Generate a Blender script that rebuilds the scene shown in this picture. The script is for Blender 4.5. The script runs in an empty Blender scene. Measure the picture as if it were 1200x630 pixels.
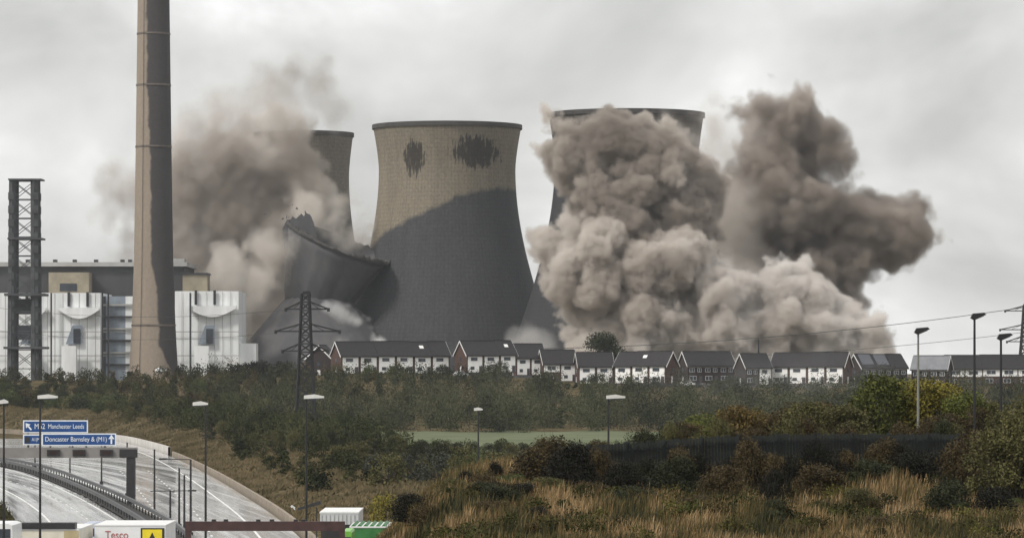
import bpy, math, random
import numpy as np
from mathutils import Vector, Matrix
S = bpy.context.scene
COL = S.collection
R = math.radians
F = 4500.0      # focal length in photo pixels (1200 px wide)
HZ = 430.0      # photo row of the horizon

# ------------------------------------------------------------------ camera
cam = bpy.data.cameras.new('camera'); cam_o = bpy.data.objects.new('camera', cam); COL.objects.link(cam_o)
cam_o.rotation_euler = (math.pi / 2, 0, 0)
cam.sensor_width = 36; cam.lens = 36 * F / 1200; cam.shift_y = (HZ - 315) / 1200; cam.clip_end = 20000; cam.clip_start = 1
S.camera = cam_o

# ------------------------------------------------------------------ sky, sun, exposure
SUN_EL, SUN_AZ = R(46), R(-128)      # azimuth measured from +Y (view direction) towards +X: from the left, behind the camera
world = bpy.data.worlds.new('World'); S.world = world; world.use_nodes = True
wt = world.node_tree; wt.nodes.clear()
def wn(t): return wt.nodes.new(t)
w_out = wn('ShaderNodeOutputWorld'); w_bg = wn('ShaderNodeBackground')
sky = wn('ShaderNodeTexSky'); sky.sky_type = 'NISHITA'; sky.sun_disc = False
sky.sun_elevation = SUN_EL; sky.sun_rotation = SUN_AZ; sky.air_density = 1.0; sky.dust_density = 3.0
tc = wn('ShaderNodeTexCoord'); mp = wn('ShaderNodeMapping'); mp.inputs['Scale'].default_value = (1, 1, 1.5)
nz = wn('ShaderNodeTexNoise'); nz.inputs['Scale'].default_value = 11; nz.inputs['Detail'].default_value = 5; nz.inputs['Roughness'].default_value = .52
nz.inputs['Distortion'].default_value = .3
mp.inputs['Location'].default_value = (2.1, 7.7, 4.4)
cr = wn('ShaderNodeValToRGB')
cr.color_ramp.elements[0].position = .33; cr.color_ramp.elements[0].color = (3.45, 3.45, 3.35, 1)
cr.color_ramp.elements[1].position = .66; cr.color_ramp.elements[1].color = (7.1, 7.12, 7.05, 1)
e = cr.color_ramp.elements.new(.5); e.color = (4.9, 4.9, 4.8, 1)
mx = wn('ShaderNodeMix'); mx.data_type = 'RGBA'; mx.inputs['Factor'].default_value = .96
wt.links.new(tc.outputs['Generated'], mp.inputs[0]); wt.links.new(mp.outputs[0], nz.inputs['Vector'])
wt.links.new(nz.outputs['Fac'], cr.inputs[0]); wt.links.new(sky.outputs[0], mx.inputs['A']); wt.links.new(cr.outputs[0], mx.inputs['B'])
wt.links.new(mx.outputs['Result'], w_bg.inputs[0]); w_bg.inputs[1].default_value = .1
wt.links.new(w_bg.outputs[0], w_out.inputs[0])
sun = bpy.data.lights.new('sun', 'SUN'); sun.energy = 1.5; sun.angle = R(11); sun.color = (1, .95, .88)
sun_o = bpy.data.objects.new('sun', sun); COL.objects.link(sun_o)
sd = Vector((math.sin(SUN_AZ) * math.cos(SUN_EL), math.cos(SUN_AZ) * math.cos(SUN_EL), math.sin(SUN_EL)))
sun_o.rotation_euler = sd.to_track_quat('Z', 'Y').to_euler(); sun_o.location = (0, 0, 300)
vs = S.view_settings; vs.view_transform = 'Standard'; vs.look = 'None'; vs.gamma = 1; vs.exposure = 0.82
S.cycles.use_denoising = True; S.cycles.max_bounces = 8; S.cycles.volume_bounces = 4; S.cycles.diffuse_bounces = 3
S.cycles.transparent_max_bounces = 16

# ------------------------------------------------------------------ helpers
def P(u, v, Y): return Vector(((u - 600) / F * Y, Y, (HZ - v) / F * Y))
def X(u, Y): return (u - 600) / F * Y
def Zv(v, Y): return (HZ - v) / F * Y
rng = np.random.default_rng(7)
random.seed(7)

def mat(name, col, rough=.8, var=.25, scale=1.0, bump=0.0, metallic=0.0, spec=.5, stretch=(1, 1, 1), col2=None, coord='Object', detail=5, orand=0.0):
    M = bpy.data.materials.new(name); M.use_nodes = True; nt = M.node_tree
    b = nt.nodes['Principled BSDF']; b.inputs['Roughness'].default_value = rough; b.inputs['Metallic'].default_value = metallic
    b.inputs['Specular IOR Level'].default_value = spec
    t = nt.nodes.new('ShaderNodeTexCoord'); m = nt.nodes.new('ShaderNodeMapping'); m.inputs['Scale'].default_value = stretch
    n = nt.nodes.new('ShaderNodeTexNoise'); n.inputs['Scale'].default_value = scale; n.inputs['Detail'].default_value = detail; n.inputs['Roughness'].default_value = .6
    r = nt.nodes.new('ShaderNodeValToRGB'); c2 = col2 or tuple(c * (1 + var) for c in col); c1 = tuple(c * (1 - var) for c in col) if col2 is None else col
    r.color_ramp.elements[0].position = .32; r.color_ramp.elements[1].position = .68
    r.color_ramp.elements[0].color = (*c1, 1); r.color_ramp.elements[1].color = (*c2, 1)
    nt.links.new(t.outputs[coord], m.inputs[0]); nt.links.new(m.outputs[0], n.inputs['Vector']); nt.links.new(n.outputs['Fac'], r.inputs[0])
    last = r.outputs[0]
    if orand:
        oi = nt.nodes.new('ShaderNodeObjectInfo'); h = nt.nodes.new('ShaderNodeHueSaturation')
        mr = nt.nodes.new('ShaderNodeMapRange'); mr.inputs['To Min'].default_value = 1 - orand; mr.inputs['To Max'].default_value = 1 + orand
        nt.links.new(oi.outputs['Random'], mr.inputs[0]); nt.links.new(mr.outputs[0], h.inputs['Value']); nt.links.new(last, h.inputs['Color']); last = h.outputs[0]
    nt.links.new(last, b.inputs['Base Color'])
    if bump:
        bp = nt.nodes.new('ShaderNodeBump'); bp.inputs['Strength'].default_value = bump; bp.inputs['Distance'].default_value = .05
        nt.links.new(n.outputs['Fac'], bp.inputs['Height']); nt.links.new(bp.outputs[0], b.inputs['Normal'])
    return M

def rootloc(o):
    l = Vector((0, 0, 0))
    while o is not None: l = l + o.location; o = o.parent
    return l
def tag(o, label=None, cat=None, group=None, kind=None):
    if label: o['label'] = label
    if cat: o['category'] = cat
    if group: o['group'] = group
    if kind: o['kind'] = kind
    return o
def empty(name, loc, label=None, cat=None, group=None):
    o = bpy.data.objects.new(name, None); COL.objects.link(o); o.location = loc; o.empty_display_size = .5
    return tag(o, label, cat, group)
def link_mesh(name, me, m, parent=None):
    o = bpy.data.objects.new(name, me); COL.objects.link(o)
    if m is not None: me.materials.append(m)
    if parent is not None: o.parent = parent
    return o
def mesh_np(name, verts, faces, smooth=False):
    """verts (n,3), faces (m,k) arrays -> mesh"""
    verts = np.asarray(verts, dtype=np.float32); faces = np.asarray(faces, dtype=np.int32); k = faces.shape[1]
    me = bpy.data.meshes.new(name); me.vertices.add(len(verts)); me.vertices.foreach_set('co', verts.ravel())
    me.loops.add(faces.size); me.loops.foreach_set('vertex_index', faces.ravel())
    me.polygons.add(len(faces)); me.polygons.foreach_set('loop_start', np.arange(0, faces.size, k, dtype=np.int32))
    me.polygons.foreach_set('use_smooth', np.full(len(faces), smooth)); me.update(calc_edges=True)
    return me
def copy_tree(o, parent=None):
    c = o.copy(); COL.objects.link(c); c.parent = parent
    for ch in list(o.children): copy_tree(ch, c)
    return c

class MB:
    def __init__(s): s.v = []; s.f = []
    def box(s, x0, x1, y0, y1, z0, z1):
        i = len(s.v); s.v += [(x0, y0, z0), (x1, y0, z0), (x1, y1, z0), (x0, y1, z0), (x0, y0, z1), (x1, y0, z1), (x1, y1, z1), (x0, y1, z1)]
        s.f += [(i, i+3, i+2, i+1), (i+4, i+5, i+6, i+7), (i, i+1, i+5, i+4), (i+1, i+2, i+6, i+5), (i+2, i+3, i+7, i+6), (i+3, i, i+4, i+7)]; return s
    def pbox(s, u0, u1, v0, v1, Y, depth): return s.box(X(u0, Y), X(u1, Y), Y, Y + depth, Zv(v1, Y), Zv(v0, Y))
    def beam(s, a, b, w, w2=None, sides=4):
        a = Vector(a); b = Vector(b); d = (b - a); 
        if d.length < 1e-6: return s
        q = d.to_track_quat('Z', 'Y'); w2 = w if w2 is None else w2; i = len(s.v); off = math.pi / sides
        for p, r in ((a, w), (b, w2)):
            for k in range(sides):
                t = off + 2 * math.pi * k / sides; s.v.append(tuple(p + q @ Vector((math.cos(t) * r, math.sin(t) * r, 0))))
        for k in range(sides): j = (k + 1) % sides; s.f.append((i+k, i+j, i+sides+j, i+sides+k))
        s.f.append(tuple(i + k for k in reversed(range(sides)))); s.f.append(tuple(i + sides + k for k in range(sides))); return s
    def lathe(s, c, prof, n=48, closed=False):
        i = len(s.v)
        for r, z in prof:
            for k in range(n):
                t = 2 * math.pi * k / n; s.v.append((c[0] + r * math.cos(t), c[1] + r * math.sin(t), c[2] + z))
        for a in range(len(prof) - 1):
            for k in range(n):
                j = (k + 1) % n; s.f.append((i+a*n+k, i+a*n+j, i+(a+1)*n+j, i+(a+1)*n+k))
        if closed:
            s.f.append(tuple(i + k for k in reversed(range(n)))); s.f.append(tuple(i + (len(prof)-1)*n + k for k in range(n)))
        return s
    def prism(s, pts, axis, a0, a1):
        """pts: polygon in the other two axes, extruded along axis from a0 to a1"""
        i = len(s.v); n = len(pts)
        for a in (a0, a1):
            for p in pts:
                q = list(p); q.insert(axis, a); s.v.append(tuple(q))
        s.f.append(tuple(i + k for k in range(n))); s.f.append(tuple(i + n + k for k in reversed(range(n))))
        for k in range(n): j = (k + 1) % n; s.f.append((i+j, i+k, i+n+k, i+n+j))
        return s
    def build(s, name, m, parent=None, smooth=False):
        l = rootloc(parent) if parent is not None else Vector((0, 0, 0))
        me = bpy.data.meshes.new(name); me.from_pydata([(v[0]-l.x, v[1]-l.y, v[2]-l.z) for v in s.v], [], s.f)
        import bmesh
        bm = bmesh.new(); bm.from_mesh(me); bmesh.ops.recalc_face_normals(bm, faces=bm.faces); bm.to_mesh(me); bm.free()
        if smooth: me.polygons.foreach_set('use_smooth', [True] * len(me.polygons))
        return link_mesh(name, me, m, parent)

def sstep(a, b, x):
    t = np.clip((x - a) / (b - a), 0, 1); return t * t * (3 - 2 * t)

# ------------------------------------------------------------------ terrain
RZ = -14.0     # road level
RE = np.array([(150, -2), (300, -15.3), (360, -21.6), (477, -36), (560, -47), (624, -56), (732, -74.5), (840, -112), (900, -150), (960, -230)], float)  # right road edge (y, x)
BAR = np.array([(150, -9), (318, -28.2), (412, -44), (500, -60.5), (548, -71.5), (600, -88), (680, -125), (760, -200)], float)                       # central reserve
LE = np.array([(150, -20.5), (346, -44.5), (434, -60), (500, -75), (548, -88), (600, -108), (660, -150), (700, -200)], float)                        # left road edge
def xr(y): return np.interp(y, RE[:, 0], RE[:, 1])
def xl(y): return np.interp(y, LE[:, 0], LE[:, 1])
HU = np.array([(-400, -4), (230, -4), (400, -2.2), (520, -2.1), (640, -3.6), (750, -6.0), (940, -7.3), (1200, -7), (1700, -7)], float)
def hash2(i, j): 
    h = np.sin(i * 127.1 + j * 311.7) * 43758.5453; return h - np.floor(h)
def vnoise(x, y):
    i = np.floor(x); j = np.floor(y); a = x - i; b = y - j; a = a*a*(3-2*a); b = b*b*(3-2*b)
    return (hash2(i, j)*(1-a)+hash2(i+1, j)*a)*(1-b)+(hash2(i, j+1)*(1-a)+hash2(i+1, j+1)*a)*b
def T(x, y):
    x = np.asarray(x, float); y = np.asarray(y, float)
    d = x - xr(y); dl = xl(y) - x
    z = np.full(np.broadcast(x, y).shape, RZ - .35)
    rise = np.interp(y, [300, 600, 700, 850], [2.0, 1.9, 2.6, 4.6]) * sstep(1.2, 15, d) * (1 - sstep(22, 40, d)) + .35 * sstep(.5, 1.5, d)
    z = z + rise + 1.2 * sstep(.5, 12, dl)
    z = z + (vnoise(x * .11, y * .11) - .5) * .7 * sstep(3, 9, np.maximum(d, dl)) * (1 - .85 * sstep(560, 600, y) * (1 - sstep(800, 830, y)) * sstep(35, 42, d))
    u = 600 + F * x / np.maximum(y, 50)
    zh = np.interp(u, HU[:, 0], HU[:, 1])
    s = sstep(900, 1085, y); z = z * (1 - s) + zh * s
    s2 = sstep(1180, 1330, y); z = z * (1 - s2) + -7.0 * s2
    zm = np.interp(y, [0, 100, 125, 150, 185, 215, 250, 300], [-1.7, -5.25, -6.0, -5.75, -5.25, -5.3, -8, -14.3])
    t = np.maximum(0, -1.2 - x); drop = np.where(t < 3, .16 * t * t, 1.44 + .96 * (t - 3))
    zm = zm - drop + (vnoise(x * .22 + 7.3, y * .07 + 2.1) - .5) * 1.5 * sstep(-14, -2, x) * sstep(118, 135, y) * (1 - .6 * sstep(168, 182, y)) + (vnoise(x * .5 + 3, y * .2) - .5) * .35 + (vnoise(x * 1.7, y * .6) - .5) * .12
    near = y < 300
    return np.where(near, np.maximum(z, zm), z)
def Tz(x, y): return float(T(x, y))

def ground_mat():
    M = bpy.data.materials.new('ground_grass_and_soil'); M.use_nodes = True; nt = M.node_tree; b = nt.nodes['Principled BSDF']; b.inputs['Roughness'].default_value = .95; b.inputs['Specular IOR Level'].default_value = 0
    L = nt.links.new
    g = nt.nodes.new('ShaderNodeNewGeometry')
    def noise(sc, det=5):
        n = nt.nodes.new('ShaderNodeTexNoise'); n.inputs['Scale'].default_value = sc; n.inputs['Detail'].default_value = det; n.inputs['Roughness'].default_value = .65; L(g.outputs['Position'], n.inputs['Vector']); return n.outputs['Fac']
    def ramp(f, a, c1, bb, c2):
        r = nt.nodes.new('ShaderNodeValToRGB'); r.color_ramp.elements[0].position = a; r.color_ramp.elements[1].position = bb
        r.color_ramp.elements[0].color = (*c1, 1); r.color_ramp.elements[1].color = (*c2, 1); L(f, r.inputs[0]); return r.outputs[0]
    rough_grass = ramp(noise(.35), .35, (.05, .046, .024), .65, (.15, .12, .075))
    rough2 = ramp(noise(2.2), .3, (.5, .5, .5), .7, (1.3, 1.25, 1.2))
    mul = nt.nodes.new('ShaderNodeMix'); mul.data_type = 'RGBA'; mul.blend_type = 'MULTIPLY'; mul.inputs['Factor'].default_value = 1; L(rough_grass, mul.inputs['A']); L(rough2, mul.inputs['B'])
    field = ramp(noise(.05, 4), .3, (.10, .118, .07), .7, (.155, .17, .11))
    a = nt.nodes.new('ShaderNodeAttribute'); a.attribute_name = 'field'
    mix = nt.nodes.new('ShaderNodeMix'); mix.data_type = 'RGBA'; L(a.outputs['Fac'], mix.inputs['Factor']); L(mul.outputs['Result'], mix.inputs['A']); L(field, mix.inputs['B'])
    L(mix.outputs['Result'], b.inputs['Base Color'])
    return M
xs = np.concatenate([np.array([-2000, -1200, -800, -600]), np.arange(-450, -132, 12), np.arange(-132, 60, 1.6), np.arange(60, 460, 10), np.array([600, 800, 1200, 2000])])
ys = np.concatenate([np.array([-55, -30]), np.arange(-8, 110, 6), np.arange(110, 260, 2.0), np.arange(260, 900, 4), np.arange(900, 1500, 12), np.array([1600, 1800, 2200, 3000, 4000])])
gx, gy = np.meshgrid(xs, ys); gz = T(gx, gy)
nx, ny = len(xs), len(ys); ii = (np.arange(ny - 1)[:, None] * nx + np.arange(nx - 1)[None, :]).ravel()
gme = mesh_np('ground', np.stack([gx, gy, gz], -1).reshape(-1, 3), np.stack([ii, ii+1, ii+1+nx, ii+nx], -1), True)
fa = gme.attributes.new('field', 'FLOAT', 'POINT')
dd = gx - xr(gy); fmask = sstep(592, 600, gy) * (1 - sstep(832, 845, gy)) * sstep(40, 46, dd) * (1 - sstep(90, 96, gx))
fa.data.foreach_set('value', fmask.ravel().astype(np.float32))
ground = link_mesh('ground', gme, ground_mat()); tag(ground, kind='structure')

# ------------------------------------------------------------------ motorway
def road_mat(name, base, r0, r1):
    M = bpy.data.materials.new(name); M.use_nodes = True; nt = M.node_tree; b = nt.nodes['Principled BSDF']; L = nt.links.new
    at = nt.nodes.new('ShaderNodeAttribute'); at.attribute_name = 'lane'      # x across the lanes, y along the road in metres
    mp = nt.nodes.new('ShaderNodeMapping'); mp.inputs['Scale'].default_value = (.9, .012, 1)
    n = nt.nodes.new('ShaderNodeTexNoise'); n.inputs['Scale'].default_value = 1; n.inputs['Detail'].default_value = 6; n.inputs['Roughness'].default_value = .6
    L(at.outputs['Vector'], mp.inputs[0]); L(mp.outputs[0], n.inputs['Vector'])
    mr = nt.nodes.new('ShaderNodeMapRange'); mr.inputs['From Min'].default_value = .35; mr.inputs['From Max'].default_value = .65; mr.inputs['To Min'].default_value = r0; mr.inputs['To Max'].default_value = r1
    L(n.outputs['Fac'], mr.inputs[0]); L(mr.outputs[0], b.inputs['Roughness'])
    n2 = nt.nodes.new('ShaderNodeTexNoise'); n2.inputs['Scale'].default_value = 1.3; n2.inputs['Detail'].default_value = 4
    mp2 = nt.nodes.new('ShaderNodeMapping'); mp2.inputs['Scale'].default_value = (1.4, .05, 1); L(at.outputs['Vector'], mp2.inputs[0]); L(mp2.outputs[0], n2.inputs['Vector'])
    r = nt.nodes.new('ShaderNodeValToRGB'); r.color_ramp.elements[0].position = .35; r.color_ramp.elements[1].position = .65
    r.color_ramp.elements[0].color = (*(c * .82 for c in base), 1); r.color_ramp.elements[1].color = (*(c * 1.15 for c in base), 1); L(n2.outputs['Fac'], r.inputs[0]); L(r.outputs[0], b.inputs['Base Color'])
    b.inputs['Specular IOR Level'].default_value = .6
    n3 = nt.nodes.new('ShaderNodeTexNoise'); n3.inputs['Scale'].default_value = 1; n3.inputs['Detail'].default_value = 5; mp3 = nt.nodes.new('ShaderNodeMapping'); mp3.inputs['Scale'].default_value = (2.2, .35, 1); L(at.outputs['Vector'], mp3.inputs[0]); L(mp3.outputs[0], n3.inputs['Vector'])
    bp = nt.nodes.new('ShaderNodeBump'); bp.inputs['Strength'].default_value = .04; bp.inputs['Distance'].default_value = .05; L(n3.outputs['Fac'], bp.inputs['Height']); L(bp.outputs[0], b.inputs['Normal'])
    return M
def strip(name, fa_, fb_, y0, y1, z, m, step=6, parent=None, cross=6):
    yy = np.arange(y0, y1 + .1, step); a = fa_(yy); b = fb_(yy); tt = np.linspace(0, 1, cross)
    vx = a[:, None] * (1 - tt) + b[:, None] * tt; vy = np.repeat(yy[:, None], cross, 1); vz = np.full_like(vx, z)
    i = (np.arange(len(yy) - 1)[:, None] * cross + np.arange(cross - 1)[None, :]).ravel()
    me = mesh_np(name, np.stack([vx, vy, vz], -1).reshape(-1, 3), np.stack([i, i+1, i+1+cross, i+cross], -1), True)
    at = me.attributes.new('lane', 'FLOAT_VECTOR', 'POINT')
    at.data.foreach_set('vector', np.stack([vx - a[:, None], vy, np.zeros_like(vx)], -1).astype(np.float32).ravel())
    return link_mesh(name, me, m, parent)
def fi(tab, off=0.0): return lambda y: np.interp(y, tab[:, 0], tab[:, 1]) + off
def smooth_tab(tab):
    yy = np.arange(tab[0, 0], tab[-1, 0] + .1, 6); xx = np.interp(yy, tab[:, 0], tab[:, 1])
    for _ in range(30): xx[1:-1] = (xx[:-2] + 2 * xx[1:-1] + xx[2:]) / 4
    return np.stack([yy, xx], -1)
RE, BAR, LE = smooth_tab(RE), smooth_tab(BAR), smooth_tab(LE)
wet = road_mat('wet_road_painted_sheen', (.5, .5, .5), .03, .2)  # base colour lightened: the sky's sheen on the wet road is painted in
wet2 = road_mat('wet_near_road_painted_sheen', (.42, .42, .42), .05, .24)  # same painted sheen in the base colour, slightly darker
ra = strip('road', fi(BAR, 1.5), fi(RE, -.4), 160, 758, RZ, wet, cross=9); tag(ra, kind='structure')
rb = strip('road', fi(LE, .4), fi(BAR, -1.5), 160, 690, RZ, wet2, cross=7); tag(rb, kind='structure')
res = strip('central_reservation', fi(BAR, -1.5), fi(BAR, 1.5), 160, 690, RZ + .1, mat('wet_dark_soil', (.022, .02, .018), .8, .4, .8)); tag(res, kind='structure')
paint = mat('road_paint', (.72, .72, .7), .35, .12, 2)
for tab, off in ((RE, -3.7), (BAR, 2.2), (LE, 3.4), (BAR, -2.3)):
    strip('lane_edge_line', fi(tab, off - .11), fi(tab, off + .11), 200, 640, RZ + .006, paint, parent=ra if tab is not LE else rb, cross=2)
for parent, lanes in ((ra, ((RE, -7.6), (RE, -11.4))), (rb, ((LE, 7.1), (LE, 10.6)))):
    for tab, off in lanes:
        y = 300.0
        while y < 520:
            fn = fi(tab, off)
            if (fn(y) > fi(BAR, 2.6)(y)) or tab is LE: strip('lane_dash', lambda q, fn=fn: fn(q) - .09, lambda q, fn=fn: fn(q) + .09, y, y + 3, RZ + .006, paint, step=3, parent=parent, cross=2)
            y += 9

galv = mat('galvanised_steel', (.32, .32, .32), .5, .25, 3, metallic=.3)
dark_steel = mat('dark_painted_steel', (.02, .02, .022), .5, .3, 2)
black_steel = mat('black_lamp_column_paint', (.014, .014, .016), .45, .3, 2)
tan_conc = mat('weathered_tan_concrete', (.24, .20, .155), .85, .25, .6)
pale_conc = mat('pale_concrete', (.5, .48, .45), .8, .2, .5)
def barrier(name, tab, off, y0, y1, z, rail_h, rail_w, m_rail, m_post, label, lo=.0, cat='crash barrier', step=6, post_every=4):
    yy = np.arange(y0, y1, step); xx = np.interp(yy, tab[:, 0], tab[:, 1]) + off
    o = empty(name, (float(xx[0]), float(yy[0]), z), label, cat)
    r = MB(); 
    for i in range(len(yy) - 1):
        a, b = xx[i], xx[i+1]; k = len(r.v)
        for (x, y) in ((a, yy[i]), (b, yy[i+1])):
            r.v += [(x - rail_w, y, z + lo), (x + rail_w, y, z + lo), (x + rail_w, y, z + rail_h), (x - rail_w, y, z + rail_h)]
        for (p, q) in ((0, 1), (1, 2), (2, 3), (3, 0)): r.f.append((k+p, k+q, k+4+q, k+4+p))
    r.build('rail', m_rail, o)
    if lo > .05:
        p = MB(); y = y0 + 1
        while y < y1 - step:
            x = float(np.interp(y, tab[:, 0], tab[:, 1])) + off; p.box(x - .06, x + .06, y - .06, y + .06, z - .15, z + rail_h - .04); y += post_every
        po = p.build('post', m_post, o); po['kind'] = 'stuff'
    return o
barrier('crash_barrier', BAR, 1.15, 170, 640, RZ + .1, .85, .13, mat('wet_dark_rail', (.09, .09, .095), .5, .3, 2), dark_steel, 'grey steel crash barrier along the far-carriageway side of the central reservation', lo=.52)
barrier('crash_barrier', BAR, -1.15, 170, 640, RZ + .1, .85, .13, mat('dull_steel', (.05, .05, .053), .55, .3, 2), dark_steel, 'dull dark steel crash barrier on the near side of the central reservation', lo=.5)
barrier('roadside_wall', RE, .15, 200, 612, RZ - .3, 1.0, .16, tan_conc, tan_conc, 'low tan concrete wall curving along the right edge of the motorway', cat='wall')
barrier('bridge_parapet', RE, .2, 618, 735, RZ - .3, 1.5, .2, pale_conc, pale_conc, 'pale concrete bridge parapet right of the blue motorway signs', cat='parapet')
barrier('roadside_wall', RE, .15, 742, 840, RZ - .3, 1.0, .2, tan_conc, tan_conc, 'far stretch of tan wall behind the sign gantry', cat='wall')

# ------------------------------------------------------------------ trees and bushes
def leaf_quads(centers, size, aspect=.6, seed=0, up=.25):
    g = np.random.default_rng(seed); n = len(centers)
    d = g.normal(size=(n, 3)); d[:, 2] += up; d /= np.linalg.norm(d, axis=1, keepdims=True)
    e = np.cross(d, g.normal(size=(n, 3))); e /= np.linalg.norm(e, axis=1, keepdims=True)
    s = (size * g.uniform(.6, 1.35, n))[:, None]
    v = np.stack([centers - d * s * .5, centers + e * s * aspect * .5, centers + d * s * .5, centers - e * s * aspect * .5], 1).reshape(-1, 3)
    f = np.arange(4 * n).reshape(n, 4); return v, f
def crown_points(n, h, w, base, lobes, seed, kind='round'):
    g = np.random.default_rng(seed); c = []
    for k in range(lobes):
        t = (k + .5) / lobes if kind != 'round' else g.uniform(.08, .92)
        if kind == 'tall': rad = w * .5 * (1 - t) ** .7 * .75 + w * .05
        elif kind == 'bush': rad = w * .5 * math.sqrt(max(0, 1 - (t * .92) ** 2)) * .85
        else: rad = w * .5 * math.sin(math.pi * min(max(t * .85 + .12, 0), 1)) * .85
        a = g.uniform(0, 2 * math.pi); rr = rad * math.sqrt(g.uniform(.1, 1))
        lr = (w * g.uniform(.13, .24)) if kind != 'tall' else w * g.uniform(.12, .2) * (1.15 - .6 * t)
        c.append((rr * math.cos(a), rr * math.sin(a), base + t * (h - base) * .93, lr))
    c = np.array(c); wgt = c[:, 3] ** 2; idx = g.choice(lobes, n, p=wgt / wgt.sum())
    d = g.normal(size=(n, 3)); d /= np.linalg.norm(d, axis=1, keepdims=True)
    r = c[idx, 3] * (g.uniform(.15, 1.12, n) ** .5)
    p = c[idx, :3] + d * r[:, None] * np.array([1, 1, .8]); p[:, 2] = np.maximum(p[:, 2], base * .6 + .05)
    return p, c
bark = mat('bark', (.05, .042, .033), .9, .35, 3)
FOL = {}
for nm, a, b in (('dark', (.013, .018, .008), (.044, .05, .022)), ('green', (.024, .036, .010), (.080, .095, .032)), ('olive', (.04, .042, .013), (.12, .11, .042)),
                 ('yellow', (.065, .062, .010), (.24, .20, .035)), ('lime', (.03, .042, .009), (.13, .14, .03)), ('rust', (.05, .036, .012), (.15, .105, .034)), ('brown', (.026, .020, .009), (.10, .072, .030)),
                 ('blackgreen', (.005, .006, .004), (.017, .016, .009)), ('grey', (.03, .034, .026), (.060, .064, .048))):
    FOL[nm] = mat('foliage_' + nm, a, .75, .3, 1.6, col2=b, spec=.2, detail=3, orand=.22)
PROTO = {}
def proto(kind, i, h, w, n, leaf, base, lobes):
    p, c = crown_points(n, h, w, base, lobes, 100 * i + len(kind), kind)
    v, f = leaf_quads(p, leaf, seed=i)
    crown = mesh_np('crown', v, f); crown.materials.append(FOL['green'])
    tb = MB(); top = h * .75; r0 = w * .03 + .04
    tb.beam((0, 0, -.5), (0, 0, top * .5), r0, r0 * .65, 7); tb.beam((0, 0, top * .5), (w * .03, 0, top), r0 * .65, r0 * .2, 6)
    for k in range(0, lobes, 2):
        tb.beam((0, 0, max(base * .5, c[k, 2] * .45)), tuple(c[k, :3]), r0 * .4, r0 * .1, 5)
    trunk = bpy.data.meshes.new('trunk'); trunk.from_pydata(tb.v, [], tb.f); trunk.materials.append(bark)
    PROTO.setdefault(kind, []).append((crown, trunk))
for i in range(4): proto('round', i, 1.0 * 8, 6.5, 2600, .34, 1.6, 26)
for i in range(3): proto('tall', i, 9.0, 4.2, 2200, .32, .8, 22)
for i in range(3): proto('bush', i, 3.2, 4.4, 1900, .24, .1, 22)
for i in range(4): proto('near', i, 3.2, 3.2, 9500, .115, .1, 34) if False else None
# near versions carry finer leaves
def near_proto(kind, shape, i, h, w, n, leaf, base, lobes):
    p, c = crown_points(n, h, w, base, lobes, 900 + 31 * i + len(kind), shape); g = np.random.default_rng(i)
    v, f = leaf_quads(p, leaf, .55, seed=i + 50)
    crown = mesh_np('crown', v, f); crown.materials.append(FOL['green'])
    tb = MB(); r0 = .035
    for k in range(0, lobes):
        q = Vector(c[k, :3]); r_ = Vector((q.x * .25, q.y * .25, -.3)); tb.beam(r_, q, r0, r0 * .3, 5)
        if k % 2 == 0: tb.beam(q, q + Vector((g.normal() * .15, g.normal() * .15, c[k, 3] * 1.35)), r0 * .35, .004, 4)
    trunk = bpy.data.meshes.new('trunk'); trunk.from_pydata(tb.v, [], tb.f); trunk.materials.append(bark)
    PROTO.setdefault(kind, []).append((crown, trunk))
for i in range(4): near_proto('near_bush', 'bush', i, 2.6, 3.4, 9000, .13, .08, 42)
for i in range(3): near_proto('near_tree', 'round', i, 5.0, 3.6, 9500, .15, .7, 46)
def plant(name, kind, x, y, h, w, fol, label, cat, group=None, z=None, rz=None):
    i = random.randrange(len(PROTO[kind])); crown, trunk = PROTO[kind][i]
    ph, pw = {'round': (8, 6.5), 'tall': (9, 4.2), 'bush': (3.2, 4.4), 'near_bush': (2.6, 3.4), 'near_tree': (5.0, 3.6)}[kind]
    t = empty(name, (x, y, Tz(x, y) - .05 if z is None else z), label, cat, group)
    t.rotation_euler.z = random.uniform(0, 6.28) if rz is None else rz; t.scale = (w / pw, w / pw, h / ph)
    for nm, me in (('crown', crown), ('trunk', trunk)):
        o = bpy.data.objects.new(nm, me); COL.objects.link(o); o.parent = t
        if nm == 'crown': o.material_slots[0].link = 'OBJECT'; o.material_slots[0].material = FOL[fol]
    return t
ORD = ['first', 'second', 'third', 'fourth', 'fifth', 'sixth', 'seventh', 'eighth', 'ninth', 'tenth', 'eleventh', 'twelfth', 'thirteenth', 'fourteenth', 'fifteenth', 'sixteenth', 'seventeenth', 'eighteenth', 'nineteenth', 'twentieth',
       'twenty-first', 'twenty-second', 'twenty-third', 'twenty-fourth', 'twenty-fifth', 'twenty-sixth', 'twenty-seventh', 'twenty-eighth']
ADJ = {'lime': 'yellow green', 'dark': 'dark green', 'green': 'green', 'olive': 'olive green', 'yellow': 'yellowing', 'rust': 'rust coloured', 'brown': 'brown leaved', 'blackgreen': 'near-black', 'grey': 'grey green'}
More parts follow.
